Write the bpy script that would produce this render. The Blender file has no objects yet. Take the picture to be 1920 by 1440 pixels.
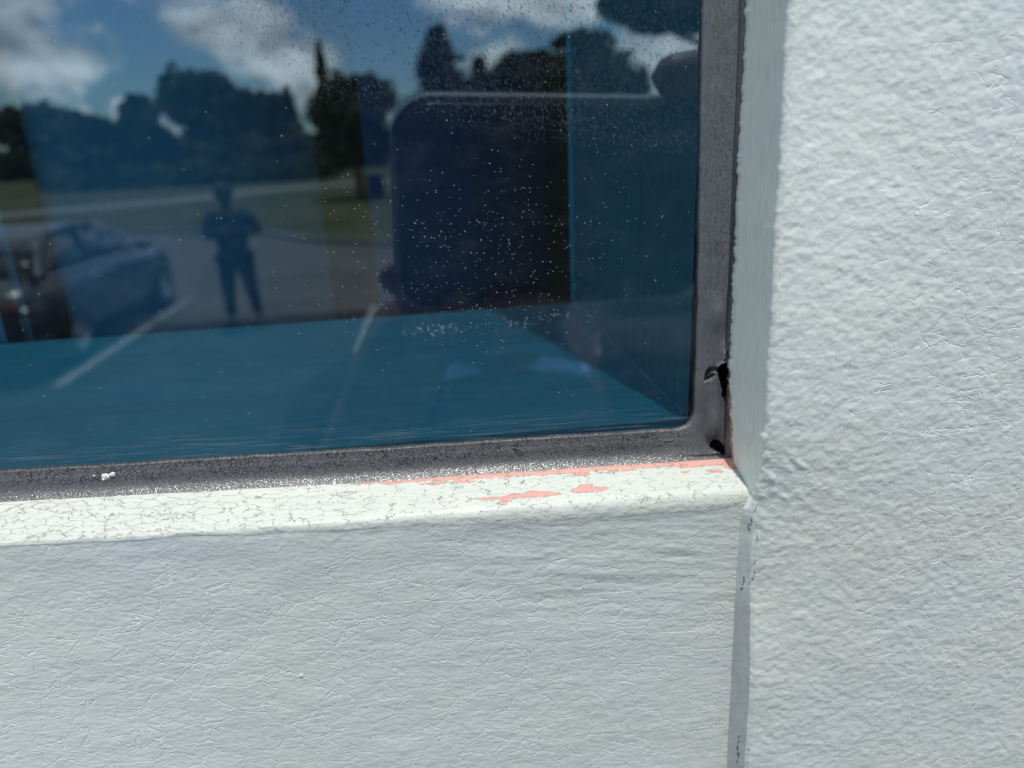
import bpy, math, random
import numpy as np
from mathutils import Matrix, Vector
sc = bpy.context.scene
H = 2.15                    # height of the phone above the car park; all near parts are built around z = H
random.seed(4)

# ---------------------------------------------------------------- camera, sky, sun, exposure
cam_d = bpy.data.cameras.new('camera'); cam = bpy.data.objects.new('camera', cam_d)
sc.collection.objects.link(cam); sc.camera = cam
R = np.array([[0.99320035, -0.07720913, 0.08713098], [-0.10731646, -0.31710282, 0.94229984], [-0.04512467, -0.94524312, -0.32323244]])
CX, CD, CF = R[:, 0], R[:, 1], R[:, 2]          # right, down, forward
CAM = np.array([0, -0.15, H])
M = Matrix(((CX[0], -CD[0], -CF[0], CAM[0]), (CX[1], -CD[1], -CF[1], CAM[1]), (CX[2], -CD[2], -CF[2], CAM[2]), (0, 0, 0, 1)))
cam.matrix_world = M
cam_d.sensor_width = 36; cam_d.lens = 1360.99 / 1920 * 36
cam_d.clip_start = 0.002; cam_d.clip_end = 3000
cam_d.dof.use_dof = True; cam_d.dof.focus_distance = 0.157; cam_d.dof.aperture_fstop = 12.5
SUN_EL, SUN_AZ = math.radians(78.5), (0.15, -0.9887)
sd = Vector((SUN_AZ[0]*math.cos(SUN_EL), SUN_AZ[1]*math.cos(SUN_EL), math.sin(SUN_EL))).normalized()
sun_d = bpy.data.lights.new('sun', 'SUN'); sun_d.energy = 4.8; sun_d.angle = math.radians(0.5); sun_d.color = (1, .975, .88)
sun = bpy.data.objects.new('sun', sun_d); sc.collection.objects.link(sun)
sun.rotation_euler = sd.to_track_quat('Z', 'Y').to_euler(); sun.location = (2, -3, 9)
sc.view_settings.view_transform = 'Standard'; sc.view_settings.look = 'None'
sc.view_settings.exposure = -0.17; sc.view_settings.gamma = 1
sc.render.engine = 'CYCLES'
cy = sc.cycles; cy.max_bounces = 7; cy.diffuse_bounces = 3; cy.glossy_bounces = 4; cy.transparent_max_bounces = 10
cy.use_denoising = True; cy.caustics_reflective = False; cy.caustics_refractive = False
try: cy.denoiser = 'OPENIMAGEDENOISE'
except Exception: pass


class NT:
    """small helper to write node trees"""
    def __init__(s, tree): s.t = tree; s.n = tree.nodes; s.l = tree.links
    def add(s, typ, **kw):
        nd = s.n.new(typ)
        for k, v in kw.items(): setattr(nd, k, v)
        return nd
    def put(s, sock, v):
        if hasattr(v, 'is_output') or isinstance(v, bpy.types.NodeSocket): s.l.new(v, sock)
        elif v is not None: sock.default_value = v
    def m(s, op, a, b=None, c=None, clamp=False):
        nd = s.add('ShaderNodeMath', operation=op, use_clamp=clamp)
        s.put(nd.inputs[0], a)
        if b is not None: s.put(nd.inputs[1], b)
        if c is not None: s.put(nd.inputs[2], c)
        return nd.outputs[0]
    def vm(s, op, a, b=None):
        nd = s.add('ShaderNodeVectorMath', operation=op); s.put(nd.inputs[0], a)
        if b is not None: s.put(nd.inputs[1], b)
        return nd.outputs[0]
    def scale(s, a, f):
        nd = s.add('ShaderNodeVectorMath', operation='SCALE'); s.put(nd.inputs[0], a); s.put(nd.inputs[3], f); return nd.outputs[0]
    def noise(s, vec, scale, detail=2, rough=.5, dist=0, out=0):
        nd = s.add('ShaderNodeTexNoise'); s.put(nd.inputs['Vector'], vec)
        s.put(nd.inputs['Scale'], scale); s.put(nd.inputs['Detail'], detail); s.put(nd.inputs['Roughness'], rough); s.put(nd.inputs['Distortion'], dist)
        return nd.outputs[out]
    def vor(s, vec, scale, feature='F1', out=0, rnd=1):
        nd = s.add('ShaderNodeTexVoronoi', feature=feature); s.put(nd.inputs['Vector'], vec); s.put(nd.inputs['Scale'], scale)
        s.put(nd.inputs['Randomness'], rnd)
        return nd.outputs[out]
    def ss(s, v, a, b, lo=0., hi=1.):
        nd = s.add('ShaderNodeMapRange', interpolation_type='SMOOTHSTEP', clamp=True)
        s.put(nd.inputs[0], v); s.put(nd.inputs[1], a); s.put(nd.inputs[2], b); s.put(nd.inputs[3], lo); s.put(nd.inputs[4], hi)
        return nd.outputs[0]
    def mix(s, f, a, b):
        nd = s.add('ShaderNodeMix', data_type='RGBA'); s.put(nd.inputs[0], f); s.put(nd.inputs[6], a); s.put(nd.inputs[7], b); return nd.outputs[2]
    def attr(s, name): return s.add('ShaderNodeAttribute', attribute_name=name).outputs['Fac']
    def objmm(s, mul=(1, 1, 1)):
        tc = s.add('ShaderNodeTexCoord'); return s.vm('MULTIPLY', tc.outputs['Object'], tuple(1000*k for k in mul))
    def bump(s, h, dist=.001, strength=1):
        nd = s.add('ShaderNodeBump'); s.put(nd.inputs['Height'], h); s.put(nd.inputs['Distance'], dist); s.put(nd.inputs['Strength'], strength); return nd.outputs[0]
    def sep(s, v): return s.add('ShaderNodeSeparateXYZ'), v
    def xyz(s, v):
        nd = s.add('ShaderNodeSeparateXYZ'); s.put(nd.inputs[0], v); return nd.outputs
    def comb(s, x, y, z):
        nd = s.add('ShaderNodeCombineXYZ'); s.put(nd.inputs[0], x); s.put(nd.inputs[1], y); s.put(nd.inputs[2], z); return nd.outputs[0]


def rgb(*c): return (c[0], c[1], c[2], 1)


def material(name):
    m = bpy.data.materials.new(name); m.use_nodes = True
    t = NT(m.node_tree); t.n.clear()
    out = t.add('ShaderNodeOutputMaterial')
    return m, t, out


def principled(t, out, col, rough=.6, spec=.5, normal=None, metal=0, coat=0):
    b = t.add('ShaderNodeBsdfPrincipled')
    t.put(b.inputs['Base Color'], col); t.put(b.inputs['Roughness'], rough)
    t.put(b.inputs['Specular IOR Level'], spec); t.put(b.inputs['Metallic'], metal); t.put(b.inputs['Coat Weight'], coat)
    if normal is not None: t.put(b.inputs['Normal'], normal)
    t.l.new(b.outputs[0], out.inputs[0]); return b


def simple(name, col, rough=.6, spec=.4, var=.15, scale=3., metal=0, bumpd=0, coat=0):
    m, t, out = material(name)
    tc = t.add('ShaderNodeTexCoord').outputs['Object']
    n = t.noise(tc, scale, 4)
    c = t.mix(n, rgb(*[k*(1-var) for k in col]), rgb(*[min(1, k*(1+var)) for k in col]))
    principled(t, out, c, rough, spec, t.bump(t.noise(tc, scale*4, 3), bumpd) if bumpd else None, metal, coat)
    return m


# ---------------------------------------------------------------- world: sky with cumulus clouds
w = bpy.data.worlds.new('World'); sc.world = w; w.use_nodes = True
t = NT(w.node_tree); t.n.clear(); wo = t.add('ShaderNodeOutputWorld')
sky = t.add('ShaderNodeTexSky', sky_type='NISHITA', sun_disc=False)
sky.sun_elevation = SUN_EL; sky.sun_rotation = math.atan2(SUN_AZ[0], SUN_AZ[1]); sky.air_density = 1.0; sky.dust_density = .3; sky.ozone_density = 2.2
skb = t.add('ShaderNodeBackground'); t.l.new(t.vm('MULTIPLY', sky.outputs[0], (.75, .98, 1.17)), skb.inputs[0]); skb.inputs[1].default_value = .15
gen = t.vm('NORMALIZE', t.add('ShaderNodeTexCoord').outputs['Generated'])
warp = t.scale(t.vm('SUBTRACT', t.noise(gen, 14, 4, .55, out=1), (.5, .5, .5)), .10)
g2 = t.vm('ADD', gen, warp)
x_, y_, z_ = t.xyz(g2)
az = t.m('MULTIPLY', t.m('ARCTAN2', x_, t.m('MULTIPLY', y_, -1)), 57.2958)
el = t.m('MULTIPLY', t.m('ARCSINE', z_), 57.2958)
BLOBS = [(-24.2, 6.4, 4.6, 2.5, 1), (-26, 9.6, 4, 2, 1), (-13.2, 7.6, 4.6, 2.1, 1), (-9.6, 5.6, 3.0, 2.0, 1), (-18, 10.4, 4.5, 1.2, .9), (-24.6, 2.6, 1.9, .8, .9),
         (-19.6, 2.2, 1.5, 1.1, .9), (-7.4, 3.4, 2.6, 1.3, .8), (-4.2, 2.6, 2.2, .9, .8), (5.0, 5.2, 3.2, 1.2, .9), (8, 9.3, 8, 2.2, .95), (18, 6, 4.5, 5, .8),
         (13, 3.2, 5, 2.4, .8), (3, 2.4, 4, 1.4, .7), (-12, 2.7, 3, .7, .6), (-8, 12, 9, 1.6, .8), (10, 14, 9, 2.4, .8)]
fld = None
for (a, e, ra, re, wt) in BLOBS:
    q = t.m('ADD', t.m('POWER', t.m('ABSOLUTE', t.m('DIVIDE', t.m('SUBTRACT', az, a), ra)), 2), t.m('POWER', t.m('ABSOLUTE', t.m('DIVIDE', t.m('SUBTRACT', el, e), re)), 2))
    v = t.m('MULTIPLY', t.m('EXPONENT', t.m('MULTIPLY', q, -.8)), wt)
    fld = v if fld is None else t.m('MAXIMUM', fld, v)
gstr = t.vm('MULTIPLY', gen, (1, 1, 1.6))
nz = t.noise(gstr, 9, 7, .58)
nzu = t.noise(t.vm('ADD', gstr, (0.0, 0, .035)), 9, 7, .58)
nf = t.noise(gstr, 3.0, 6, .55)
mask = t.ss(t.m('ADD', fld, t.m('MULTIPLY', t.m('SUBTRACT', nz, .5), 1.1)), .30, .78)
generic = t.m('MULTIPLY', t.ss(nf, .43, .56), t.ss(el, 13, 20))
side = t.m('MULTIPLY', t.ss(nf, .46, .6), t.ss(t.m('ABSOLUTE', az), 28, 36))
mask = t.m('MAXIMUM', mask, t.m('MAXIMUM', generic, side))
mask = t.m('MULTIPLY', mask, t.ss(el, -1, .3))
relief = t.m('ADD', 1.82, t.m('MULTIPLY', t.m('SUBTRACT', nz, nzu), 6.0))
relief = t.m('MAXIMUM', t.m('MINIMUM', t.m('MULTIPLY', relief, t.ss(nf, .3, .7, .85, 1.15)), 3.0), .95)
clb = t.add('ShaderNodeBackground'); clb.inputs[0].default_value = (.93, .96, 1, 1); t.put(clb.inputs[1], relief)
mx = t.add('ShaderNodeMixShader'); t.put(mx.inputs[0], t.m('MULTIPLY', mask, .93)); t.l.new(skb.outputs[0], mx.inputs[1]); t.l.new(clb.outputs[0], mx.inputs[2])
t.l.new(mx.outputs[0], wo.inputs[0])


# ---------------------------------------------------------------- object helpers
def link(name, mesh, mat=None, parent=None, loc=(0, 0, 0), rz=0):
    o = bpy.data.objects.new(name, mesh); sc.collection.objects.link(o)
    o.location = loc; o.rotation_euler = (0, 0, rz)
    if parent is not None: o.parent = parent
    if mat is not None and mesh is not None: mesh.materials.append(mat)
    return o
def tag(o, label=None, cat=None, group=None, kind=None):
    if label: o['label'] = label
    if cat: o['category'] = cat
    if group: o['group'] = group
    if kind: o['kind'] = kind
    return o
def npmesh(name, V, F, smooth=True, attrs=None, uv=None):
    """V (n,3) F (m,4) arrays -> mesh"""
    me = bpy.data.meshes.new(name); V = np.asarray(V, np.float32); F = np.asarray(F, np.int32)
    me.vertices.add(len(V)); me.vertices.foreach_set('co', V.ravel())
    k = F.shape[1]
    me.loops.add(F.size); me.loops.foreach_set('vertex_index', F.ravel())
    me.polygons.add(len(F)); me.polygons.foreach_set('loop_start', np.arange(0, F.size, k, dtype=np.int32)); me.polygons.foreach_set('loop_total', np.full(len(F), k, np.int32))
    me.polygons.foreach_set('use_smooth', np.full(len(F), smooth, bool))
    if attrs:
        for n_, a in attrs.items():
            at = me.attributes.new(n_, 'FLOAT', 'POINT'); at.data.foreach_set('value', np.asarray(a, np.float32))
    me.update(calc_edges=True); me.validate()
    if uv is not None:
        l = me.uv_layers.new(name='UVMap'); l.data.foreach_set('uv', np.asarray(uv, np.float32)[F.ravel()].ravel())
    return me
def gridfaces(nr, nc, flip=False, sel=None):
    i, j = np.meshgrid(np.arange(nr-1), np.arange(nc-1), indexing='ij'); a = i*nc+j
    F = np.stack([a, a+1, a+nc+1, a+nc], -1)
    if flip: F = F[..., ::-1]
    F = F.reshape(-1, 4)
    return F if sel is None else F[sel.reshape(-1)]
def compact(V, F, *arrs):
    u, inv = np.unique(F.ravel(), return_inverse=True)
    return (V[u], inv.reshape(F.shape)) + tuple(a[u] for a in arrs)
def axis(a, b, step, lo, hi, g=1.35):
    """dense samples in a..b, widening outside to lo..hi"""
    d = list(np.arange(a, b+step/2, step)); s = step
    while d[-1] < hi: s *= g; d.append(min(hi, d[-1]+s))
    s = step
    while d[0] > lo: s *= g; d.insert(0, max(lo, d[0]-s))
    return np.array(d)
def hsh(i, j, s): 
    n = (i*374761393 + j*668265263 + s*1274126177) & 0xffffffff
    n = ((n ^ (n >> 13))*1274126177) & 0xffffffff
    return ((n ^ (n >> 16)) & 0xffff)/65535.
def vnoise(x, y, s=0):
    i = np.floor(x).astype(np.int64); j = np.floor(y).astype(np.int64); fx = x-i; fy = y-j
    fx = fx*fx*fx*(fx*(fx*6-15)+10); fy = fy*fy*fy*(fy*(fy*6-15)+10)
    return (hsh(i, j, s)*(1-fx)+hsh(i+1, j, s)*fx)*(1-fy)+(hsh(i, j+1, s)*(1-fx)+hsh(i+1, j+1, s)*fx)*fy-.5
def fbm(x, y, s=0, o=3):
    r = 0; a = 1.
    for k in range(o): r = r+a*vnoise(x*2**k+k*7.3, y*2**k-k*3.1, s+k); a *= .5
    return r
def sdf_poly(px, py, poly):
    """signed distance to a polygon (negative inside)"""
    d = np.full(px.shape, 1e9); ins = np.zeros(px.shape, bool); n = len(poly)
    for k in range(n):
        ax, ay = poly[k]; bx, by = poly[(k+1) % n]; ex, ey = bx-ax, by-ay
        tt = np.clip(((px-ax)*ex+(py-ay)*ey)/(ex*ex+ey*ey+1e-12), 0, 1)
        d = np.minimum(d, (px-ax-tt*ex)**2+(py-ay-tt*ey)**2)
        c = ((ay > py) != (by > py)); xi = ax+(py-ay)*ex/(ey if abs(ey) > 1e-12 else 1e-12); ins ^= c & (px < xi)
    return np.where(ins, -1, 1)*np.sqrt(d)
def dist_lines(px, py, lines):
    d = np.full(px.shape, 99.)
    for L in lines:
        for (ax, ay), (bx, by) in zip(L[:-1], L[1:]):
            ex, ey = bx-ax, by-ay; tt = np.clip(((px-ax)*ex+(py-ay)*ey)/(ex*ex+ey*ey), 0, 1)
            d = np.minimum(d, np.hypot(px-ax-tt*ex, py-ay-tt*ey))
    return d
interp = np.interp
def smooth01(v): v = np.clip(v, 0, 1); return v*v*(3-2*v)

# ---------------------------------------------------------------- materials of the facade
def wall_material(name, crack_of, lum=1.0, aniso=.55, s1=.75, a1=.36, s2=1.9, a2=.085, a3=.14):
    m, t, out = material(name)
    p = t.objmm(); X, Y, Z = t.xyz(p)
    pw = t.vm('ADD', p, t.scale(t.vm('SUBTRACT', t.noise(p, .30, 3, out=1), (.5, .5, .5)), 3.2))
    pa = t.vm('MULTIPLY', p, (aniso, 1, 1))
    pst = t.vm('MULTIPLY', pw, (aniso*.95, 1, 1))
    h = t.m('MULTIPLY', t.noise(pa, s1, 1, .4), a1)
    h = t.m('ADD', h, t.m('MULTIPLY', t.noise(t.vm('ADD', pa, (17, 3, 5)), s2, 1, .4), a2))
    h = t.m('ADD', h, t.m('MULTIPLY', t.noise(pa, 3.4, 2, .5), a3))
    # fine cracks with an upper and a lower lip, broken up by a mask
    pc = t.vm('ADD', t.vm('MULTIPLY', p, (.48, 1, 1)), t.scale(t.vm('SUBTRACT', t.noise(p, .8, 3, .6, out=1), (.5, .5, .5)), .95))
    d1 = t.vor(pc, .235, 'DISTANCE_TO_EDGE'); d2 = t.vor(t.vm('ADD', pc, (31, 7, 13)), .42, 'DISTANCE_TO_EDGE')
    msk = crack_of(t, X, Z, p)
    k1 = t.m('MULTIPLY', t.ss(d1, .004, .026, 1, 0), msk)
    k2 = t.m('MULTIPLY', t.m('MULTIPLY', t.ss(d2, .0, .05, 1, 0), t.ss(t.noise(p, .33, 2), .50, .62)), t.m('MULTIPLY', msk, .7))
    kk = t.m('MAXIMUM', k1, k2)
    h = t.m('SUBTRACT', h, t.m('MULTIPLY', kk, .09))
    # each flake of paint tilts a little
    # little blisters and grains
    v = t.add('ShaderNodeTexVoronoi'); t.put(v.inputs['Vector'], p); v.inputs['Scale'].default_value = .085
    rare = t.m('GREATER_THAN', t.xyz(v.outputs['Color'])[0], .70)
    rad = t.m('ADD', .045, t.m('MULTIPLY', t.xyz(v.outputs['Color'])[1], .035))
    h = t.m('ADD', h, t.m('MULTIPLY', t.m('MULTIPLY', t.ss(v.outputs[0], 0., rad, 1, 0), rare), .32))
    # main joint cracks (measured polylines)
    ck = t.attr('crk')
    kd = t.m('MULTIPLY', t.ss(t.m('ADD', ck, t.m('MULTIPLY', t.m('SUBTRACT', t.noise(p, 1.6, 3), .5), .30)), .0, .12, 1, 0), t.ss(t.noise(p, .9, 2), .40, .52, 0, .8))
    h = t.m('SUBTRACT', h, t.m('MULTIPLY', kd, .2))
    # colour: blue-grey white paint, greenish cast where it has weathered, pin holes
    c = t.mix(t.ss(t.noise(p, .035, 3, .6), .35, .66), rgb(.70, .745, .725), rgb(.70, .745, .675))
    c = t.mix(t.ss(t.noise(pst, .5, 4, .65), .45, .75, 0, .35), c, rgb(.65, .69, .70))
    c = t.mix(t.ss(t.noise(t.vm('MULTIPLY', p, (.4, 1, 1)), .16, 5, .7), .52, .78, 0, .45), c, rgb(.70, .74, .69))
    v2 = t.add('ShaderNodeTexVoronoi'); t.put(v2.inputs['Vector'], p); v2.inputs['Scale'].default_value = .22
    hole = t.m('MULTIPLY', t.ss(v2.outputs[0], .022, .04, 1, 0), t.m('GREATER_THAN', t.xyz(v2.outputs['Color'])[2], .86))
    c = t.mix(hole, c, rgb(.03, .03, .03))
    c = t.mix(t.m('MULTIPLY', kk, .55), c, rgb(.84, .88, .87))  # whitened cracks: the sunlit lower lip is put into the colour
    c = t.mix(t.m('MULTIPLY', kd, .92), c, rgb(.035, .028, .022))
    fl = t.attr('flake')
    pk = t.ss(t.m('ADD', fl, t.m('MULTIPLY', t.m('SUBTRACT', t.noise(p, 1.3, 4, .65), .5), 1.1)), -.03, .03, 1, 0)
    c = t.mix(pk, c, t.mix(t.noise(p, 1.5, 3), rgb(.50, .17, .145), rgb(.62, .25, .21)))
    h = t.m('SUBTRACT', h, t.m('MULTIPLY', pk, .1))
    principled(t, out, c, t.mix(t.noise(p, .7, 2), rgb(.38, .38, .38), rgb(.55, .55, .55)), .45, t.bump(h))
    return m

def crack_panel(t, X, Z, p):      # the panel below the window: cracks grow denser further down and left
    g = t.m('ADD', t.ss(Z, -76, -104, -.16, .10), t.ss(X, 62, 20, -.12, .05))
    return t.ss(t.m('ADD', t.noise(p, .11, 3, .6), g), .44, .56)
def crack_pier(t, X, Z, p):
    g = t.m('ADD', t.ss(X, 70, 105, -.14, .025), t.ss(Z, 10, -70, -.03, .035))
    return t.ss(t.m('ADD', t.noise(t.vm('MULTIPLY', p, (1, 1, 1.3)), .17, 3, .65), g), .49, .59)
mat_panel = wall_material('paint_panel', crack_panel, .80, .55, 1.0, .10, 2.0, .044, .034)
mat_pier = wall_material('paint_pier', crack_pier, 1.0, .85, .60, .225, 1.25, .040, .013)

def trim_material(name, cracks=True, cream=(.48, .505, .46), axis_=(.45, 1, 1), stain=False):
    m, t, out = material(name)
    p = t.objmm(); ps = t.vm('MULTIPLY', p, axis_)
    pd = t.vm('ADD', ps, t.scale(t.vm('SUBTRACT', t.noise(p, .8, 4, .65, out=1), (.5, .5, .5)), 1.3))
    brush = t.noise(t.vm('MULTIPLY', p, tuple(.12 if a < 1 else 1 for a in axis_)), 1.6, 4, .6)
    h = t.m('MULTIPLY', brush, .035); h = t.m('ADD', h, t.m('MULTIPLY', t.noise(p, .5, 2), .03)); h = t.m('ADD', h, t.m('MULTIPLY', t.noise(t.vm('MULTIPLY', p, (.6, 1, 1)), .8, 2), t.ss(t.attr('vv'), .70, .95, 0, .30)))
    d1 = t.vor(pd, .58, 'DISTANCE_TO_EDGE'); d2 = t.vor(t.vm('ADD', pd, (5, 9, 2)), 1.1, 'DISTANCE_TO_EDGE')
    k = t.m('MULTIPLY', t.ss(d1, .005, .020, 1, 0), t.ss(t.m('ADD', t.noise(p, .4, 4, .7), t.ss(t.xyz(p)[0], 10, -90, -.03, .09)), .50, .55))
    k = t.m('MAXIMUM', k, t.m('MULTIPLY', t.ss(d2, .008, .03, 1, 0), t.ss(t.noise(p, .5, 3, .7), .57, .60)))
    k = t.m('MULTIPLY', k, 1.0 if cracks else .0)
    if cracks: k = t.m('MULTIPLY', k, t.ss(t.attr('vv'), .96, .84, 0, 1))
    c = t.mix(t.noise(p, .09, 3), rgb(*cream), rgb(cream[0]*.93, cream[1]*.95, cream[2]*.98))
    c = t.mix(t.ss(brush, .46, .74, 0, .75), c, rgb(cream[0]*.78, cream[1]*.80, cream[2]*.84))
    c = t.mix(t.m('MULTIPLY', k, .6), c, rgb(.10, .09, .07))
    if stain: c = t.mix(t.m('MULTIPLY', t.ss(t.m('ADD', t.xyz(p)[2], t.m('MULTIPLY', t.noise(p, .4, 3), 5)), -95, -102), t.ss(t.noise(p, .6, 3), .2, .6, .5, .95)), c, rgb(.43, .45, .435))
    v2 = t.add('ShaderNodeTexVoronoi'); t.put(v2.inputs['Vector'], p); v2.inputs['Scale'].default_value = .5
    hole = t.m('MULTIPLY', t.ss(v2.outputs[0], .04, .07, 1, 0), t.m('GREATER_THAN', t.xyz(v2.outputs['Color'])[2], .88))
    c = t.mix(hole, c, rgb(.04, .035, .03))
    fl = t.attr('flake')
    pk = t.ss(t.m('ADD', fl, t.m('MULTIPLY', t.m('SUBTRACT', t.noise(t.vm('MULTIPLY', p, (.45, 1, 1)), .8, 6, .75), .5), 2.6)), -.03, .03, 1, 0)
    c = t.mix(pk, c, t.mix(t.noise(ps, 1.2, 3), rgb(.50, .235, .20), rgb(.54, .31, .27)))
    ck = t.attr('crk')
    kd = t.ss(t.m('ADD', ck, t.m('MULTIPLY', t.m('SUBTRACT', t.noise(p, 1.9, 3), .5), .6)), .06, .16, 1, 0)
    spots = t.m('MULTIPLY', t.ss(ck, 4.2, .4, 0, 1), t.ss(t.noise(ps, 2.2, 3, .7), .62, .68))
    kd = t.m('MAXIMUM', kd, t.m('MULTIPLY', spots, .5))
    c = t.mix(t.m('MULTIPLY', kd, .8), c, rgb(.06, .045, .035))
    h = t.m('SUBTRACT', h, t.m('ADD', t.m('MULTIPLY', pk, .07), t.m('MULTIPLY', t.m('MAXIMUM', k, kd), .07)))
    principled(t, out, c, .5, .4, t.bump(h)); return m
mat_sill = trim_material('paint_sill')
mat_reveal = trim_material('paint_reveal', False, (.78, .825, .735), (1, 1, .12))

# ---------------------------------------------------------------- measured outlines (metres, window plane y = 0, z from the phone's height)
mm = lambda *a: np.array(a, float)/1000
def zg(x): return interp(x, mm(-1400, -94.1, -67.8, -40.5, -17.9, 5.3, 29.2, 52.6, 59.4, 62.8), mm(-26, -67.7, -68.7, -69.8, -70.6, -71.1, -71.6, -72.3, -72.4, -72.5))
def zn(x): return interp(x, mm(-1400, -90.7, -65.5, -39.4, -17.8, 4.5, 27.3, 49.6, 62.8), mm(-31, -72.7, -73.7, -74.8, -75.3, -75.8, -76.3, -76.9, -76.9))*.995
def zi(x): return interp(x, mm(-1400, -95.2, -51.7, -17.5, 18.1, 54), mm(-20, -61.6, -62.6, -63.6, -64.3, -65.1))
def xi(z): return interp(z, mm(-62.6, -40, -6.4, 22.9, 1400), mm(54.8, 54.7, 54.0, 53.3, 20))
def xr(z): return interp(z, mm(-72, -64, -50, -39, -19, -9.7, 12.8, 22, 1400), mm(62.9, 62.1, 61.4, 61.2, 61.0, 60.9, 60.9, 60.8, 30))
def xe(z): return interp(z, mm(-2200, -149.5, -126.8, -111.6, -101.5, -90.4, -74.7, -66, -58.8, -47.2, -36.3, -20.8, -6.4, 7.1, 19.7, 1400), mm(130, 65.9, 65.7, 65.2, 64.8, 64.3, 63.9, 64.1, 64.1, 63.8, 63.6, 63.3, 63.2, 62.9, 62.7, 32))
def xc(z): return xe(z)-.0033
YP, YL = -.018, -.0146

JOINT = [[(64.3, -77.0), (63.6, -79.5), (63.4, -81.5), (62.9, -84.5)], [(64.4, -81.8), (64.6, -88), (64.5, -94.5), (64.2, -98.0)], [(63.2, -96.5), (62.7, -100.4)],
         [(65.9, -143.5), (65.7, -147), (65.8, -152)], [(64.0, -141.5), (64.2, -150)], [(64.2, -61), (65.6, -64.5), (67.9, -64.8)], [(65.4, -64.4), (66.4, -66.5)]]

# --- pier to the right of the window
zz = axis(-.190, .034, .00033, -H, 1.05)
nS, nR = 26, 12
zc = zz[:, None]
below = smooth01((-.0735-zz)/.006)[:, None]
rg = np.random.default_rng(3)
jag = (np.round(fbm(zz*900, zz*0+.5, 5, 4)*6)/6*.55+fbm(zz*350, zz*0, 9, 2)*.35)/1000
x0 = (xr(zz)-jag*(1-below[:, 0]))*(1-below[:, 0])+(xc(zz)-.0004)*below[:, 0]
y0 = -.0046*(1-below[:, 0])+(YL+.0012)*below[:, 0]
edgewob = fbm(zz*260, zz*0+3, 21, 3)*.00045*(.4+smooth01((-zz-.052)/.01)*.9)*(1-.75*smooth01((-zz-.082)/.006))
x1 = xe(zz)+edgewob; sink = .0015*smooth01((zz+.128)/.036)*smooth01((-.056-zz)/.026); y1 = YP+sink
rad = interp(zz, mm(-110, -80, -60, 0, 20), mm(.9, .8, .8, 1.0, 1.2))
dx, dy = x1-x0, y1-y0; Lg = np.hypot(dx, dy); ux, uy = dx/Lg, dy/Lg
tl = rad                                  # tangent length back along the strip and on along the face
s = np.linspace(0, 1, nS)[None, :]
jf = jag*(1-below[:, 0]); SX = (x0+jf)[:, None]+(ux*(Lg-tl)-jf)[:, None]*s-jf[:, None]*np.exp(-s/.06); SY = y0[:, None]+uy[:, None]*(Lg-tl)[:, None]*s
SX[:, 0] += .0002; SY[:, 0] += .0016*(1-below[:, 0])   # paint edge turns back onto the seal
# brush lines and wavy thickness on the strip
SY += (-.00006*np.clip(1-s*6, 0, 1))
b = np.linspace(0, 1, nR+2)[None, 1:]
pa = np.stack([x1-ux*tl, y1-uy*tl], -1)[:, None]; pb = np.stack([x1, y1], -1)[:, None]; pcc = np.stack([x1+tl, y1], -1)[:, None]
B = (1-b[..., None])**2*pa+2*(1-b[..., None])*b[..., None]*pb+b[..., None]**2*pcc
xf = axis(.0675, .155, .00033, .0675, 1.6)
FX = np.broadcast_to(xf[None, :], (len(zz), len(xf))).copy()
sh = (pcc[:, 0, 0]+.0003-.0675)[:, None]; FX = FX+sh*np.exp(-(FX-.0675)/.01)
far = FX-x1[:, None]
FY = np.full_like(FX, YP)
xb = B[:, -1, 0][:, None]
bulge = .0034*np.exp(-((FX-.078)/.022)**2)*smooth01((zc+.075)/.11)-.0006*smooth01((-zc-.02)/.1)*smooth01((FX-.08)/.05)
FY = FY+bulge+sink[:, None]*np.exp(-np.maximum(FX-x1[:, None], 0)/.013)
XX = np.concatenate([SX, B[..., 0], FX], 1); YY = np.concatenate([SY, B[..., 1], FY], 1); ZZ = np.broadcast_to(zc, XX.shape)
nc = XX.shape[1]
amp = smooth01((np.arange(nc)-nS+6)/10)[None, :]
und = fbm(XX*90, ZZ*110, 40, 2)*.00016+fbm(XX*330, ZZ*420, 50, 3)*.00009
crumple = np.exp(-((XX-.069)/.006)**2-((ZZ+.074)/.010)**2)
und = und+crumple*(np.maximum(0, fbm(XX*260, ZZ*420+XX*300, 60, 3)))*.0006
YY = YY-und*amp
YY = YY-(fbm(XX*500, ZZ*60, 44, 2)*.00012)*(1-amp)*(np.arange(nc)[None, :] > 1)
V = np.stack([XX, YY, ZZ], -1).reshape(-1, 3)
mmx, mmz = V[:, 0]*1000, V[:, 2]*1000
crk = dist_lines(mmx+fbm(mmx*.6, mmz*.9, 70, 3)*.5, mmz, JOINT)
sgrid = np.broadcast_to(np.concatenate([np.linspace(0, 1, nS)*0, np.ones(nc-nS)*9])[None, :], XX.shape)
dist_in = np.broadcast_to((np.arange(nc)/nS)[None, :], XX.shape)*12.     # about mm across the strip
wpk = interp(ZZ, mm(-80, -72.5, -69, -66, -64, -61, -58, -55, -50, -48), [-2, .7, .8, .4, 1.0, .4, .6, .2, .1, -2])
flake = np.maximum((dist_in-wpk), -3)
flake2 = np.full(V.shape[0], 9.)
flake = np.minimum(flake.reshape(-1), flake2)
peel = [(64.0, -69.5), (64.5, -70.5), (64.3, -72.0), (64.7, -73.2), (64.2, -72.4), (63.9, -70.8)]
sel_face = np.ones((len(zz)-1, nc-1), bool); cidx = np.broadcast_to(np.arange(nc-1)[None, :], sel_face.shape); zmid = .5*(zz[1:]+zz[:-1])[:, None]*np.ones_like(sel_face)
strip = cidx < nS-1
pier_root = link('stucco_pier', None, loc=(0, 0, H))
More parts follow.
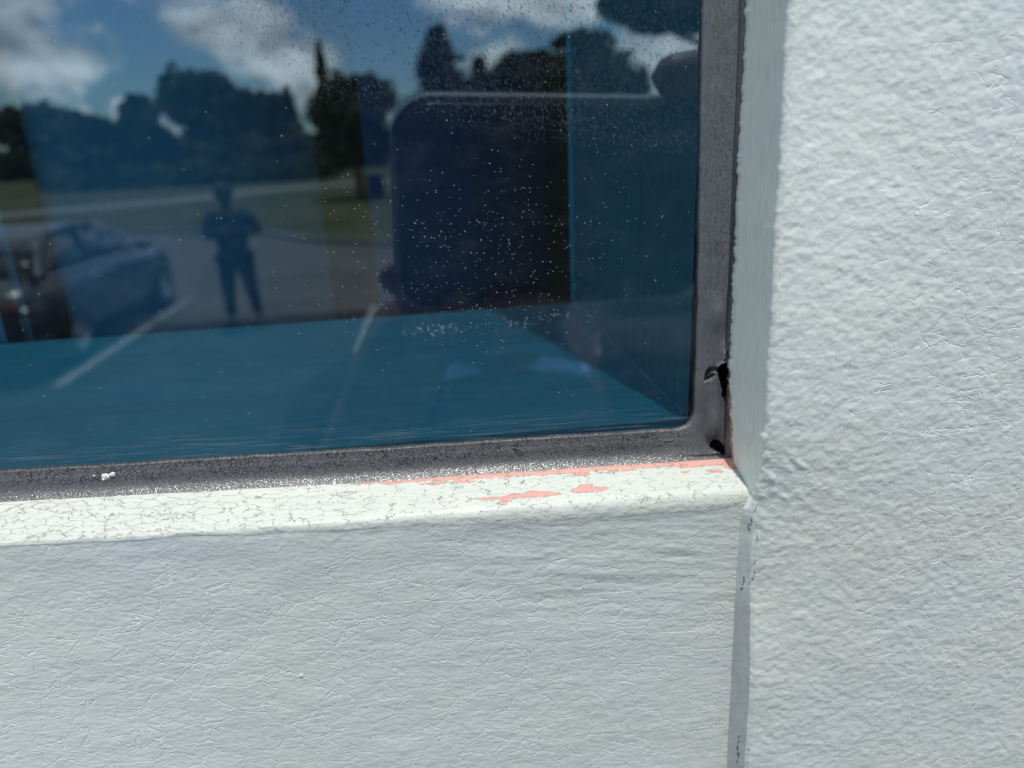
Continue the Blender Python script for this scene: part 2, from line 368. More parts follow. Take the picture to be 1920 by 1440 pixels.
tag(pier_root, 'white rough stucco pier standing slightly proud at the right of the window', 'wall')
def sub(sel, name, mat, parent, label=None):
    F = gridfaces(len(zz), nc, False, sel)
    v, f, c_, fl_ = compact(V, F, crk, flake)
    o = link(name, npmesh(name, v, f, True, {'crk': c_, 'flake': fl_, 'vv': np.zeros(len(v))}), mat, parent)
    if label: tag(o, label)
    return o
sub(~strip, 'pier_face', mat_pier, pier_root)
sub(strip & (zmid > -.0755), 'window_reveal', mat_reveal, pier_root, 'smooth grey green painted strip between the seal and the pier')
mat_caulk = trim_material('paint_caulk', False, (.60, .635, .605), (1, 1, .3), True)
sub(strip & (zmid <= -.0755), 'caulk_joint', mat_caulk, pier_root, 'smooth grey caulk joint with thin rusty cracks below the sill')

# --- panel below the window and its sill
xx = axis(-.116, .0655, .00033, -1.35, .0655)
vs = np.linspace(0, 1, 34)
sill_rows = []
rn = interp(xx, mm(-116, -60, -20, 20, 62), mm(.5, .7, 1.6, 2.8, 3.0))
wob = fbm(xx*60, xx*0+2, 81, 3)*.0006
G = np.stack([np.full_like(xx, -.0044), zg(xx)+.0006], -1)
Nn = np.stack([np.full_like(xx, YL), zn(xx)+.0008+wob*smooth01((.02-xx)/.05)], -1)
d = Nn-G; L = np.hypot(d[:, 0], d[:, 1])[:, None]; u = d/L
A_ = Nn-u*rn[:, None]; C_ = Nn+np.stack([np.zeros_like(xx), -rn], -1)
for v in vs[:24]: sill_rows.append(G+(A_-G)*(v/vs[23]))
for b_ in np.linspace(0, 1, 11)[1:]: sill_rows.append((1-b_)**2*A_+2*(1-b_)*b_*Nn+b_**2*C_)
S = np.stack(sill_rows, 0)                       # rows, x, (y,z)
nr1 = S.shape[0]
SXX = np.broadcast_to(xx[None, :], S.shape[:2]); 
rowv = np.concatenate([vs[:24]/vs[23]*.72, .72+.28*np.linspace(0, 1, 11)[1:]])[:, None]*np.ones_like(SXX)
SYY = S[..., 0]-fbm(SXX*110, rowv*6, 90, 2)*.00010; SZZ = S[..., 1]+fbm(SXX*90, rowv*4, 95, 2)*.00010
# raised paint lip at the seal
SZZ = SZZ+.00012*np.exp(-((rowv-.05)/.03)**2)
wz = C_[:, 1]                                   # wall starts where the nose ends
zl = axis(-.190, -.0755, .00033, -H, -.0755)[::-1]   # descending
frac = (zl - zl[0])
WZ = wz[None, :]+(frac[:, None])*((H+wz[None, :])/(H-.0755))
WX = np.broadcast_to(xx[None, :], WZ.shape)
dd = wz[None, :]-WZ
WY = YL+.0010*(1-np.exp(-dd/.016))+.0026*smooth01((WX-xc(WZ)-.0003)/.0010)*smooth01((-.094-WZ)/.012)
WY = WY-(fbm(WX*60, WZ*110, 110, 2)*.00016+fbm(WX*240, WZ*420, 120, 3)*.00006)*smooth01(dd/.002)
streak = fbm(WX*55+WZ*20, WZ*420+WX*60, 131, 3)*.00016*smooth01((WX+.02)/.04)*smooth01(dd/.002)*smooth01((.045-dd)/.03)
WY = WY-streak
Vp = np.stack([WX, WY, WZ], -1).reshape(-1, 3)
ckp = dist_lines(Vp[:, 0]*1000+fbm(Vp[:, 0]*600, Vp[:, 2]*900, 70, 3)*.5, Vp[:, 2]*1000, JOINT)
panel_root = link('stucco_wall', npmesh('stucco_wall', Vp, gridfaces(len(zl), len(xx)), True, {'crk': ckp, 'flake': np.full(len(Vp), 9.), 'vv': np.zeros(len(Vp))}), mat_panel, None, (0, 0, H))
tag(panel_root, 'pale blue white stucco panel with a web of fine cracks under the window', 'wall')
Vs = np.stack([SXX, SYY, SZZ], -1).reshape(-1, 3)
vm_ = rowv.reshape(-1); sx = Vs[:, 0]*1000; sy = vm_*11
PINK = [[(2.0, 6.4), (6, 5.9), (9, 6.2), (13, 5.8), (17, 5.5), (20.5, 6.2), (22.5, 6.9), (17, 7.3), (13.5, 7.0), (10, 7.3), (5, 6.7)],
        [(24.0, 6.3), (27, 5.0), (30, 4.6), (29.5, 5.6), (33.5, 6.3), (29, 7.2), (25.5, 7.0)], [(8.0, 7.8), (11.5, 7.5), (10, 8.1)],
        [(-24, 0), (-24, -2), (64, -2), (64, 3.0), (61.5, 3.4), (59, 1.9), (53, 1.9), (44, 1.1), (30, 1.4), (16, 1.2), (0, 1.0), (-15, .7)],
        [(55.5, 3.2), (58.5, 3.1), (60.5, 4.2), (57.5, 4.1)], [(49.5, 2.9), (52, 2.8), (51, 3.3)], [(20, 2.2), (31, 1.7), (40, 1.3), (33, 2.1)], [(-10, 1.1), (0, 1.3), (6, 1.9), (-6, 1.7)]]
fl = np.full(sx.shape, 9.)
for P_ in PINK: fl = np.minimum(fl, sdf_poly(sx, sy, P_))
SJ = [[(62.3, 2.0), (63.0, 4.6), (63.5, 7.2), (64.2, 9.2)]]
cks = dist_lines(sx, sy, SJ)
fs = gridfaces(nr1, len(xx))
sill_o = link('sill', npmesh('sill', Vs, fs, True, {'crk': cks, 'flake': fl, 'vv': vm_}), mat_sill, panel_root)
tag(sill_o, 'sunlit cream painted sill with hairline cracks and coral pink undercoat showing')

# paint chip curled on the sill
def blob(name, mat, parent, c, r, seed=1, lab=None, n=12):
    th = np.linspace(0, math.pi, n); ph = np.linspace(0, 2*math.pi, 2*n)
    T_, P_ = np.meshgrid(th, ph, indexing='ij')
    k = 1+.55*fbm(np.cos(P_)*np.sin(T_)*2.2+seed*5, np.sin(P_)*np.sin(T_)*2.2+np.cos(T_), seed, 3)
    Vv = np.stack([c[0]+r[0]*k*np.sin(T_)*np.cos(P_), c[1]+r[1]*k*np.cos(T_), c[2]+r[2]*k*np.sin(T_)*np.sin(P_)], -1).reshape(-1, 3)
    o = link(name, npmesh(name, Vv, gridfaces(n, 2*n)), mat, parent)
    if lab: tag(o, lab)
    return o

# ---------------------------------------------------------------- window: glass, seal, inner sill and jamb
win = link('window', None, loc=(0, 0, H)); tag(win, 'blue tinted dusty window pane in a cracked black rubber seal', 'window')
def seal_outer(k):   # k in path parameter
    pass
NB = axis(-.116, .0460, .00016, -1.35, .0460); NZ = axis(-.0555, .032, .00016, -.0555, 1.0)
inner = [(x, zi(x)) for x in NB]; outer = [(x, zg(x)-.0002) for x in NB]
ncn = 110
a_in = (.0460, float(zi(.0460))); b_in = (float(xi(-.0555)), -.0555)
cc = (.0500, -.0602); 
for k in range(1, ncn):
    q = k/ncn
    # inner: straight, arc radius ~4.5 mm, straight
    P0 = np.array(a_in); P1 = np.array([.0549, -.0650]); P2 = np.array(b_in)
    ptl = np.array([.0505, -.06495]); ptr = np.array([.0549, -.0603])
    if q < .3: pin = P0+(ptl-P0)*(q/.3)
    elif q < .7:
        b_ = (q-.3)/.4; pin = (1-b_)**2*ptl+2*(1-b_)*b_*P1+b_*b_*ptr
    else: pin = ptr+(P2-ptr)*((q-.7)/.3)
    C0 = np.array([.0460, zg(.046)-.0002]); C1 = np.array([.0640, -.0735]); C2 = np.array([xr(-.0555)+.0010, -.0555])
    if q < .5: po = C0+(C1-C0)*(q/.5)
    else: po = C1+(C2-C1)*((q-.5)/.5)
    inner.append(tuple(pin)); outer.append(tuple(po))
inner += [(xi(z), z) for z in NZ]; outer += [(xr(z)+.0010, z) for z in NZ]
I_ = np.array(inner); O_ = np.array(outer); nU = len(I_)
mid = (I_+O_)/2; U = np.concatenate([[0], np.cumsum(np.hypot(*np.diff(mid, axis=0).T))]); U = U-np.interp(0, mid[:len(NB), 0], U[:len(NB)])
turn = smooth01((np.arange(nU)-len(NB)+10)/(ncn+20))[:, None]      # 0 bottom run, 1 right run
nV = 56; vv = np.linspace(0, 1, nV)[None, :]
lip = (I_[:, None, :]+(O_-I_)[:, None, :]*vv[..., None])
inw = fbm(U*260, U*0, 140, 3)*.00016
lip[:, :, 0] += (inw[:, None]*turn)*(1-vv)**3; lip[:, :, 1] += (inw[:, None]*(1-turn))*(1-vv)**3
yb = -(.0009*smooth01(vv/.05)+.0005*smooth01(vv/.35)+.0015*np.clip((vv-.25)/.75, 0, 1)+.0024*np.clip((vv-.48)/.52, 0, 1)**2.0)
yr_ = -(.0011*smooth01(vv/.05)+.0012*smooth01(vv/.22)+.0026*smooth01((vv-.1)/.9)-.0012*smooth01((vv-.72)/.08)*smooth01((1.06-vv)/.12))
Yg = yb*(1-turn)+yr_*turn
LX, LZ = lip[..., 0], lip[..., 1]
# creases, folds towards the corner
r2 = np.hypot(LX-.0597, LZ+.0685)
Yg = Yg+.0014*np.exp(-(r2/.0017)**2)
Yg = Yg+fbm(LX*110, LZ*110, 150, 2)*.00020
fold = np.exp(-((LX-.0588)/.0012)**2-((LZ+.0640)/.004)**2); Yg = Yg-.0010*fold
fold2 = np.exp(-((LX-.0600-(LZ+.048)*.05)/.0007)**2)*smooth01((LZ+.047)/.004); Yg = Yg+.0005*fold2*turn
blister = np.exp(-((LX-.0582)/.0012)**2-((LZ+.0385)/.0035)**2); Yg = Yg-.0007*blister
# tears
hole1 = sdf_poly(LX*1000, LZ*1000, [(58.5, -69.4), (59.1, -68.3), (60.2, -67.9), (61.0, -68.6), (61.5, -70.0), (61.3, -71.2), (60.6, -70.7), (59.9, -70.2)])
hole2 = sdf_poly(LX*1000, LZ*1000, [(59.0, -49.8), (59.8, -48.9), (60.9, -48.6), (61.4, -49.6), (61.2, -53.5), (61.15, -56.8), (60.5, -57.4), (60.15, -56.6), (59.4, -53.2), (58.9, -50.9)])
hole3 = sdf_poly(LX*1000, LZ*1000, [(60.2, -48.2), (60.6, -46.4), (60.9, -46.3), (60.8, -47.8)])
hl = np.minimum(np.minimum(hole1, hole2), hole3)+fbm(LX*1500, LZ*1500, 160, 3)*.28
Yg = Yg-.0004*np.exp(-(hl/.35)**2)*(hl > -.4)
tear = sdf_poly(LX*1000, LZ*1000, [(56.7, -53.4), (56.9, -51.5), (57.6, -50.4), (58.6, -50.1), (59.5, -50.4), (59.4, -51.2), (58.4, -50.9), (57.9, -51.2), (57.6, -51.7), (57.1, -52.4)])
tear = np.minimum(tear, sdf_poly(LX*1000, LZ*1000, [(57.3, -52.7), (58.2, -51.7), (58.5, -51.8), (57.7, -52.8), (57.2, -53.1)])) 
Yg = Yg+.0005*np.exp(-(np.maximum(tear, 0)/.2)**2)
Vg = np.stack([LX, Yg, LZ], -1).reshape(-1, 3)
uvx = (U[:, None]+vv*0)*1000; uvy = vv*8.0+0*U[:, None]
shear = interp(U, mm(-30, 0, 30, 62, 72), [.0, .35, 1.0, 1.4, .0])[:, None]
UVg = np.stack([uvx+shear*uvy*-1.0, uvy], -1).reshape(-1, 2)
Fg = gridfaces(nU, nV, True)
keep = hl.reshape(-1)[Fg].min(1) > -.02
Fg = Fg[keep]
m_seal, t, out = material('rubber')
uvn = t.add('ShaderNodeUVMap').outputs[0]; p = t.objmm(); rt = t.attr('turn'); vva = t.attr('vv')
uX, uY, _ = t.xyz(uvn)
# bottom: small polygons; right: long vertical wrinkles
stretch = t.m('ADD', 1., t.m('MULTIPLY', rt, -.74))
cv = t.comb(t.m('MULTIPLY', uX, stretch), uY, 0.)
cv = t.vm('ADD', cv, t.scale(t.vm('SUBTRACT', t.noise(p, 1.4, 3, .6, out=1), (.5, .5, .5)), .55))
ed = t.vor(cv, 1.05, 'DISTANCE_TO_EDGE')
ed2 = t.vor(cv, 2.6, 'DISTANCE_TO_EDGE')
k1 = t.m('MULTIPLY', t.ss(ed, .015, .11, 1, 0), t.m('MULTIPLY', t.ss(t.noise(p, .45, 3), .36, .52, .45, 1), t.ss(t.m('ADD', vva, rt), .34, .85, 1, .30)))
k2 = t.m('MULTIPLY', t.ss(ed2, .0, .14, 1, 0), .5)
kq = t.m('MAXIMUM', k1, k2)
c = t.mix(t.noise(p, .25, 4, .6), rgb(.080, .081, .087), rgb(.105, .106, .114))
c = t.mix(t.m('MULTIPLY', t.ss(vva, .20, .04, 0, 1), t.m('MULTIPLY', rt, .75)), c, rgb(.17, .185, .195))
c = t.mix(t.m('MULTIPLY', t.ss(t.noise(p, 1.5, 5, .75), .58, .75), .3), c, rgb(.19, .195, .20))
c = t.mix(t.ss(vva, .3, .8, 0, .6), c, rgb(.035, .036, .040))
c = t.mix(t.m('MULTIPLY', rt, .75), c, rgb(.165, .168, .176))
wv = t.vm('ADD', t.comb(t.m('MULTIPLY', uX, .13), uY, 0.), t.scale(t.vm('SUBTRACT', t.noise(p, .35, 2, out=1), (.5, .5, .5)), 1.6))
r1 = t.ss(t.m('ABSOLUTE', t.m('SUBTRACT', t.noise(wv, 1.5, 3, .6), .5)), .0, .03, 1, 0)
kq = t.m('MAXIMUM', t.m('MULTIPLY', kq, t.m('SUBTRACT', 1.0, t.m('MULTIPLY', rt, .55))), t.m('MULTIPLY', t.m('MULTIPLY', r1, rt), t.ss(vva, .12, .25, .2, .55)))
c = t.mix(kq, c, rgb(.012, .012, .014))
c = t.mix(t.ss(vva, .015, .035, 1, 0), c, rgb(.012, .016, .02))
c = t.mix(t.ss(t.m('ADD', t.m('SUBTRACT', t.attr('tear'), .14), t.m('MULTIPLY', t.m('SUBTRACT', t.noise(p, 2.2, 3), .5), .5)), -.03, .04, 1, 0), c, rgb(.012, .011, .010))
vd = t.add('ShaderNodeTexVoronoi'); t.put(vd.inputs['Vector'], p); vd.inputs['Scale'].default_value = .45
dust = t.m('MULTIPLY', t.ss(vd.outputs[0], .03, .05, 1, 0), t.m('GREATER_THAN', t.xyz(vd.outputs['Color'])[0], .80))
c = t.mix(dust, c, rgb(.6, .6, .58))
h = t.m('ADD', t.m('MULTIPLY', t.noise(p, 3.4, 2, .6), t.ss(vva, .35, .9, .022, .075)), t.m('MULTIPLY', kq, -.07))
bs = principled(t, out, c, .42, .5, t.bump(h)); t.put(bs.inputs['Coat Weight'], t.ss(vva, .62, .80, .03, 1.0)); bs.inputs['Coat Roughness'].default_value = .17
t.put(bs.inputs['Coat Normal'], t.bump(t.noise(p, 2.6, 1, .5), .00022))
seal = link('rubber_seal', npmesh('rubber_seal', Vg, Fg, True, {'turn': (turn+0*vv).reshape(-1), 'vv': (vv+0*turn).reshape(-1), 'tear': tear.reshape(-1)}, UVg), m_seal, win)
# rotten wood and grime behind the tears
m_rot, t, out = material('rotten_wood'); p = t.objmm((1, 1, .25)); n = t.noise(p, 2.2, 5, .7)
c = t.mix(t.ss(n, .5, .75), rgb(.008, .007, .006), rgb(.22, .13, .07)); c = t.mix(t.ss(n, .64, .70), c, rgb(.6, .48, .32))
principled(t, out, c, .8, .2, t.bump(n, .0006))
gx = np.linspace(.0570, .0634, 60); gz = np.linspace(-.0735, -.044, 160); GX, GZ = np.meshgrid(gx, gz)
GY = -.0006+fbm(GX*900, GZ*300, 170, 3)*.0008+.0010*np.exp(-((GZ+.0695)/.002)**2)
link('wood_core', npmesh('wood_core', np.stack([GX, GY, GZ], -1).reshape(-1, 3), gridfaces(160, 60)), m_rot, win)
# dried paint splash and grit on the seal
mat_fleck = simple('paint_fleck', (.72, .74, .72), .6, .3, .1, 900)
for k, (fx, fz, fr) in enumerate([(-73.6, -64.5, .9), (-72.3, -64.2, .55), (-74.2, -65.0, .45), (-76.0, -64.1, .2), (-72.0, -63.9, .3)]):
    yk = -.0016
    blob('paint_splash', mat_fleck, win, (fx/1000, yk-.0002, fz/1000), (fr/1000, .00022, fr*.75/1000), k+3)
# black smear of old sealant down the glass edge
sz = np.linspace(-.056, .0, 260); wl = np.maximum(.00015, .0009*np.maximum(0, fbm(sz*130, sz*0, 180, 4)+.12)*interp(sz, mm(-56, -52, -30, -6, 0), [.3, 1.6, 1.8, 1.0, .2]))
xs0 = xi(sz)+.0004
Vm = np.concatenate([np.stack([xs0-wl, -.00012+0*sz, sz], -1)[:, None], np.stack([xs0, -.0006+0*sz, sz], -1)[:, None]], 1).reshape(-1, 3)
m_smear = simple('old_sealant', (.012, .014, .016), .5, .4, .3, 600)
link('sealant_smear', npmesh('sealant_smear', Vm, gridfaces(260, 2)), m_smear, win)

# glass
m_glass, t, out = material('tinted_glass')
p = t.objmm(); X, Y, Z = t.xyz(p)
fres = t.add('ShaderNodeLayerWeight'); fres.inputs[0].default_value = .5
gl = t.add('ShaderNodeBsdfGlossy'); gl.inputs['Color'].default_value = (.76, .93, 1, 1); gl.inputs['Roughness'].default_value = .0
wav = t.m('MULTIPLY', t.noise(t.vm('MULTIPLY', p, (1, 1, .6)), .030, 1, .3), .004)
drops = t.ss(t.noise(t.vm('MULTIPLY', p, (1.6, 1, .8)), 1.6, 3, .6), .5, .66)
topz = t.ss(t.m('ADD', Z, t.m('MULTIPLY', X, .22)), 0, 15)
t.put(gl.inputs['Normal'], t.bump(wav, .001, 1))
tr = t.add('ShaderNodeBsdfTransparent'); t.put(tr.inputs[0], t.scale((.165, .47, .59), t.ss(fres.outputs['Facing'], .45, .86, 1., .34)))
# only the outer face carries the mirror film
fb = t.m('ADD', .205, t.m('MULTIPLY', .75, t.m('POWER', fres.outputs['Facing'], 5)))
m1 = t.add('ShaderNodeMixShader'); t.put(m1.inputs[0], fb); t.l.new(tr.outputs[0], m1.inputs[1]); t.l.new(gl.outputs[0], m1.inputs[2])
trc = t.add('ShaderNodeBsdfTransparent'); trc.inputs[0].default_value = (.97, .99, .99, 1)
# dust, flecks, scratches: thin diffuse dirt lying on the glass
dif = t.add('ShaderNodeBsdfDiffuse')
def specks(scale, r0, r1, thr, off, elong=(1, 1, 1), add=None):
    v = t.add('ShaderNodeTexVoronoi')
    pp = t.vm('ADD', t.vm('MULTIPLY', p, elong), off)
    t.put(v.inputs['Vector'], pp); v.inputs['Scale'].default_value = scale
    cx = t.xyz(v.outputs['Color'])
    rr = t.m('ADD', r0, t.m('MULTIPLY', cx[1], r1-r0))
    return t.m('MULTIPLY', t.m('LESS_THAN', v.outputs[0], rr), t.m('GREATER_THAN', cx[0], t.m('SUBTRACT', thr, add) if add is not None else thr))
# patches where flecks gather: around (25,-55), (15,-20) and along the lower left
def gpatch(cx_, cz_, rx_, rz_):
    return t.m('EXPONENT', t.m('MULTIPLY', t.m('ADD', t.m('POWER', t.m('ABSOLUTE', t.m('DIVIDE', t.m('SUBTRACT', X, cx_), rx_)), 2), t.m('POWER', t.m('ABSOLUTE', t.m('DIVIDE', t.m('SUBTRACT', Z, cz_), rz_)), 2)), -1))
dens = t.m('MAXIMUM', gpatch(8, -22, 24, 16), t.m('MAXIMUM', gpatch(4, -38, 20, 3.2), gpatch(22, -37, 9, 2.6)))
crumb = specks(1.9, .03, .15, .988, (0, 0, 0), (1, 1, 1), t.m('MULTIPLY', dens, .22))
crumb2 = specks(2.6, .05, .16, .995, (9, 0, 4), (1, 1, 1), t.m('MULTIPLY', dens, .38))
cl = t.m('MULTIPLY', t.m('MAXIMUM', gpatch(-2, -38, 8, 1.8), t.m('MAXIMUM', gpatch(15, -37.5, 6, 1.6), gpatch(24, -37, 4, 1.2))), t.ss(t.noise(p, 1.0, 2), .48, .6))
cluster = t.m('MULTIPLY', t.ss(t.noise(p, 4.5, 3, .7), .56, .62), t.ss(cl, .25, .7))
big = specks(.16, .008, .032, .88, (3, 0, 8), (1, 1, 1))
fleck = t.m('MAXIMUM', t.m('MAXIMUM', crumb, crumb2), t.m('MAXIMUM', big, cluster))
# dried spots: dull the mirror in short slanting strokes over the upper glass
rotp = t.comb(t.m('ADD', t.m('MULTIPLY', X, .88), t.m('MULTIPLY', Z, .47)), 0., t.m('SUBTRACT', t.m('MULTIPLY', Z, .88), t.m('MULTIPLY', X, .47)))
strokes = t.ss(t.noise(t.vm('MULTIPLY', rotp, (2.6, 1, .9)), 1.25, 3, .55, .6), .55, .63)
ringv = t.vor(p, .42); rings = t.m('MULTIPLY', t.ss(t.m('ABSOLUTE', t.m('SUBTRACT', ringv, .16)), .0, .05, 1, 0), t.ss(t.noise(p, .12, 2), .52, .6))
spotmask = t.m('MULTIPLY', topz, t.ss(X, -62, -20, .18, 1))
spots = t.m('MULTIPLY', t.m('MAXIMUM', strokes, t.m('MULTIPLY', rings, .7)), spotmask)
film = t.m('MULTIPLY', t.ss(t.noise(t.vm('MULTIPLY', p, (.5, 1, 1)), .22, 5, .65), .45, .75), .035)
wipe = t.m('MULTIPLY', t.ss(t.noise(t.comb(t.m('ADD', t.m('MULTIPLY', X, .06), t.m('MULTIPLY', Z, .0)), 0., t.m('ADD', Z, t.m('MULTIPLY', X, .035))), 1.0, 4, .7), .56, .70), t.ss(Z, -44, -60, .0, .06))
edge = t.m('MULTIPLY', t.ss(t.noise(t.comb(t.m('MULTIPLY', X, .05), 0., t.m('MULTIPLY', t.m('ADD', Z, t.m('MULTIPLY', X, .024)), 2.2)), 1.0, 4, .7), .50, .66), t.ss(t.m('ADD', Z, t.m('MULTIPLY', X, .024)), -57, -62.5, 0, .34))
haze_ = t.m('ADD', .010, t.m('ADD', film, t.m('ADD', wipe, edge)))
dcol = t.mix(fleck, t.mix(spots, rgb(.30, .34, .36), rgb(.02, .035, .06)), rgb(.85, .88, .86)); t.l.new(dcol, dif.inputs[0])
dirt = t.m('MINIMUM', t.m('MAXIMUM', t.m('MAXIMUM', fleck, t.m('MULTIPLY', spots, .62)), haze_), 1.0)
m2 = t.add('ShaderNodeMixShader'); t.put(m2.inputs[0], dirt); t.l.new(m1.outputs[0], m2.inputs[1]); t.l.new(dif.outputs[0], m2.inputs[2])
m3 = t.add('ShaderNodeMixShader'); t.put(m3.inputs[0], t.m('LESS_THAN', Y, 1.0)); t.l.new(trc.outputs[0], m3.inputs[1]); t.l.new(m2.outputs[0], m3.inputs[2])
t.l.new(m3.outputs[0], out.inputs[0])
def box(name, x0, x1, y0, y1, z0, z1, mat, parent=None, loc=(0, 0, 0), bev=0, rz=0):
    Vb = np.array([(x, y, z) for x in (x0, x1) for y in (y0, y1) for z in (z0, z1)])
    Fb = np.array([(0, 1, 3, 2), (4, 6, 7, 5), (0, 4, 5, 1), (2, 3, 7, 6), (0, 2, 6, 4), (1, 5, 7, 3)])
    me = npmesh(name, Vb, Fb, False); o = link(name, me, mat, parent, loc, rz)
    if bev:
        md = o.modifiers.new('bevel', 'BEVEL'); md.width = bev; md.segments = 2
    return o
box('glass_pane', -1.35, .0570, 0, .004, -.0690, 1.0, m_glass, win)

# inside: painted sill board and jamb, seen through the tint
def wood_paint(name, col, grain=(.08, 1, 1)):
    m, t, out = material(name); p = t.objmm(); g = t.vm('MULTIPLY', p, grain)
    n = t.noise(g, .35, 5, .6)
    c = t.mix(t.ss(n, .35, .7), rgb(*[k*.86 for k in col]), rgb(*col))
    sc_ = t.ss(t.noise(t.vm('MULTIPLY', p, (.12, 1, .5)), .35, 5, .7), .57, .72, 0, .8)
    c = t.mix(sc_, c, rgb(.78, .82, .82))
    v = t.add('ShaderNodeTexVoronoi'); t.put(v.inputs['Vector'], t.vm('ADD', p, t.scale(t.noise(p, .4, 2, out=1), 3))); v.inputs['Scale'].default_value = .035
    sp = t.m('MULTIPLY', t.ss(v.outputs[0], .03, .07, 1, 0), t.m('GREATER_THAN', t.xyz(v.outputs['Color'])[0], .55))
    c = t.mix(sp, c, rgb(.85, .9, .9))
    principled(t, out, c, .45, .4, t.bump(n, .0001)); return m
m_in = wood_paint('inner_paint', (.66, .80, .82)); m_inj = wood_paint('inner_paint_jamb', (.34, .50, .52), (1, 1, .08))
def slab(name, quad, n, nrm, mat, amp, lab=None, seed=1):
    """a slightly uneven board face from four corners"""
    a, b_, c_, d_ = [np.array(q, float) for q in quad]
    uu, ww = np.meshgrid(np.linspace(0, 1, n), np.linspace(0, 1, n), indexing='ij')
    P_ = (a[None, None]*((1-uu)*(1-ww))[..., None]+b_*(uu*(1-ww))[..., None]+c_*(uu*ww)[..., None]+d_*((1-uu)*ww)[..., None])
    P_ = P_+np.array(nrm)[None, None]*(fbm(uu*9, ww*9, seed, 3)*amp)[..., None]
    o = link(name, npmesh(name, P_.reshape(-1, 3), gridfaces(n, n)), mat, win); 
    if lab: tag(o, lab)
    return o
ZS = -.0648
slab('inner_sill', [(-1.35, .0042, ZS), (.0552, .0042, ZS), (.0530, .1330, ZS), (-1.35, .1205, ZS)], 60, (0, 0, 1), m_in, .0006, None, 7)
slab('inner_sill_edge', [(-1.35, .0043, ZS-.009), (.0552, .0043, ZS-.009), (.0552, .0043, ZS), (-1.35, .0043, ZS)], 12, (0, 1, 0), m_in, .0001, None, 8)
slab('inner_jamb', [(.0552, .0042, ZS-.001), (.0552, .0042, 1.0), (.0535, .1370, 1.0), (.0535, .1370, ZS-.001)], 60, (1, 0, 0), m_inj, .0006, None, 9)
# rounded back arris of the jamb and putty in the corner
def tube(name, pts, r, mat, parent, seg=8, lab=None):
    pts = [np.array(q, float) for q in pts]; rs = r if hasattr(r, '__len__') else [r]*len(pts)
    Vt = []
    for i, q in enumerate(pts):
        d_ = pts[min(i+1, len(pts)-1)]-pts[max(i-1, 0)]; d_ /= np.linalg.norm(d_)+1e-12
        a = np.cross(d_, (0, 0, 1.)); 
        if np.linalg.norm(a) < .1: a = np.cross(d_, (1., 0, 0))
        a /= np.linalg.norm(a); b_ = np.cross(d_, a)
        for k in range(seg): an = 2*math.pi*k/seg; Vt.append(q+rs[i]*(a*math.cos(an)+b_*math.sin(an)))
    n = len(pts); F_ = [(i*seg+k, i*seg+(k+1) % seg, (i+1)*seg+(k+1) % seg, (i+1)*seg+k) for i in range(n-1) for k in range(seg)]
    o = link(name, npmesh(name, np.array(Vt), np.array(F_)), mat, parent)
    if lab: tag(o, lab)
    return o
m_arris = simple('jamb_edge_paint', (.60, .72, .72), .5, .4, .1, 60)
tube('jamb_edge', [(.0537, .1372, ZS+k*.03) for k in range(0, 36)], .0014, m_arris, win)
cpts = [(.0552-.0017*q+.0002*math.sin(q*21), .006+.128*q, ZS+.0003+.0002*math.sin(q*33)) for q in np.linspace(0, 1, 40)]
tube('corner_putty', cpts, [.0005+.0007*abs(math.sin(q*9)) * q for q in np.linspace(0, 1, 40)], m_arris, win)
# dead leaf and grit lying inside on the sill
# vertical blinds
def blind_mat(name, col):
    m, t, out = material(name); p = t.objmm(); n = t.noise(t.vm('MULTIPLY', p, (1, 1, .05)), .5, 4, .6)
    c = t.mix(n, rgb(*[k*.8 for k in col]), rgb(*col)); principled(t, out, c, .8, .2, t.bump(t.noise(p, 2.5, 2), .0001)); return m
m_blind = blind_mat('blind_fabric', (.44, .40, .50)); m_blind4 = blind_mat('blind_fabric_shade', (.012, .014, .018)); m_blind3 = blind_mat('blind_fabric_pale', (.62, .60, .70)); m_blind2 = blind_mat('blind_fabric_navy', (.085, .12, .22))  # the black fabric paints the shaded folds of the blind
def slat(x0_, x1_, y0_, y1_, bow, mat, label):
    n = 24; uu = np.linspace(0, 1, n); xs = x0_+(x1_-x0_)*uu; ys = y0_+(y1_-y0_)*uu-bow*4*uu*(1-uu) if bow != 0 else y0_+(y1_-y0_)*uu**3.5
    zz_ = np.array([-.30, -.1, 0, .2, .6, 1.0])
    P_ = np.stack([np.broadcast_to(xs, (6, n)), np.broadcast_to(ys, (6, n)), np.broadcast_to(zz_[:, None], (6, n))], -1)
    P2 = P_+np.array([0, .0007, 0]); Va = np.concatenate([P_.reshape(-1, 3), P2.reshape(-1, 3)]); f = gridfaces(6, n)
    o = link('blind_slat', npmesh('blind_slat', Va, np.concatenate([f, f[:, ::-1]+6*n])), mat, None, (0, 0, H))
    tag(o, label, 'blind', 'vertical blind slats behind the glass'); return o
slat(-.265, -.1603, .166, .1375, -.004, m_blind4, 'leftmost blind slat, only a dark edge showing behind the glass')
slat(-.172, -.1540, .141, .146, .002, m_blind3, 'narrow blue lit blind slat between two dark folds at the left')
slat(-.1570, -.1440, .1385, .141, .0005, m_blind4, 'added thin black slat for the shaded fold beside the widest pale slat')  # added slat, its black colour stands in for a shaded fold
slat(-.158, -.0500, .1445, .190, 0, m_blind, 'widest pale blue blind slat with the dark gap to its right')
slat(-.0245, .0480, .138, .170, .008, m_blind2, 'navy blind slat hanging beside the window jamb')

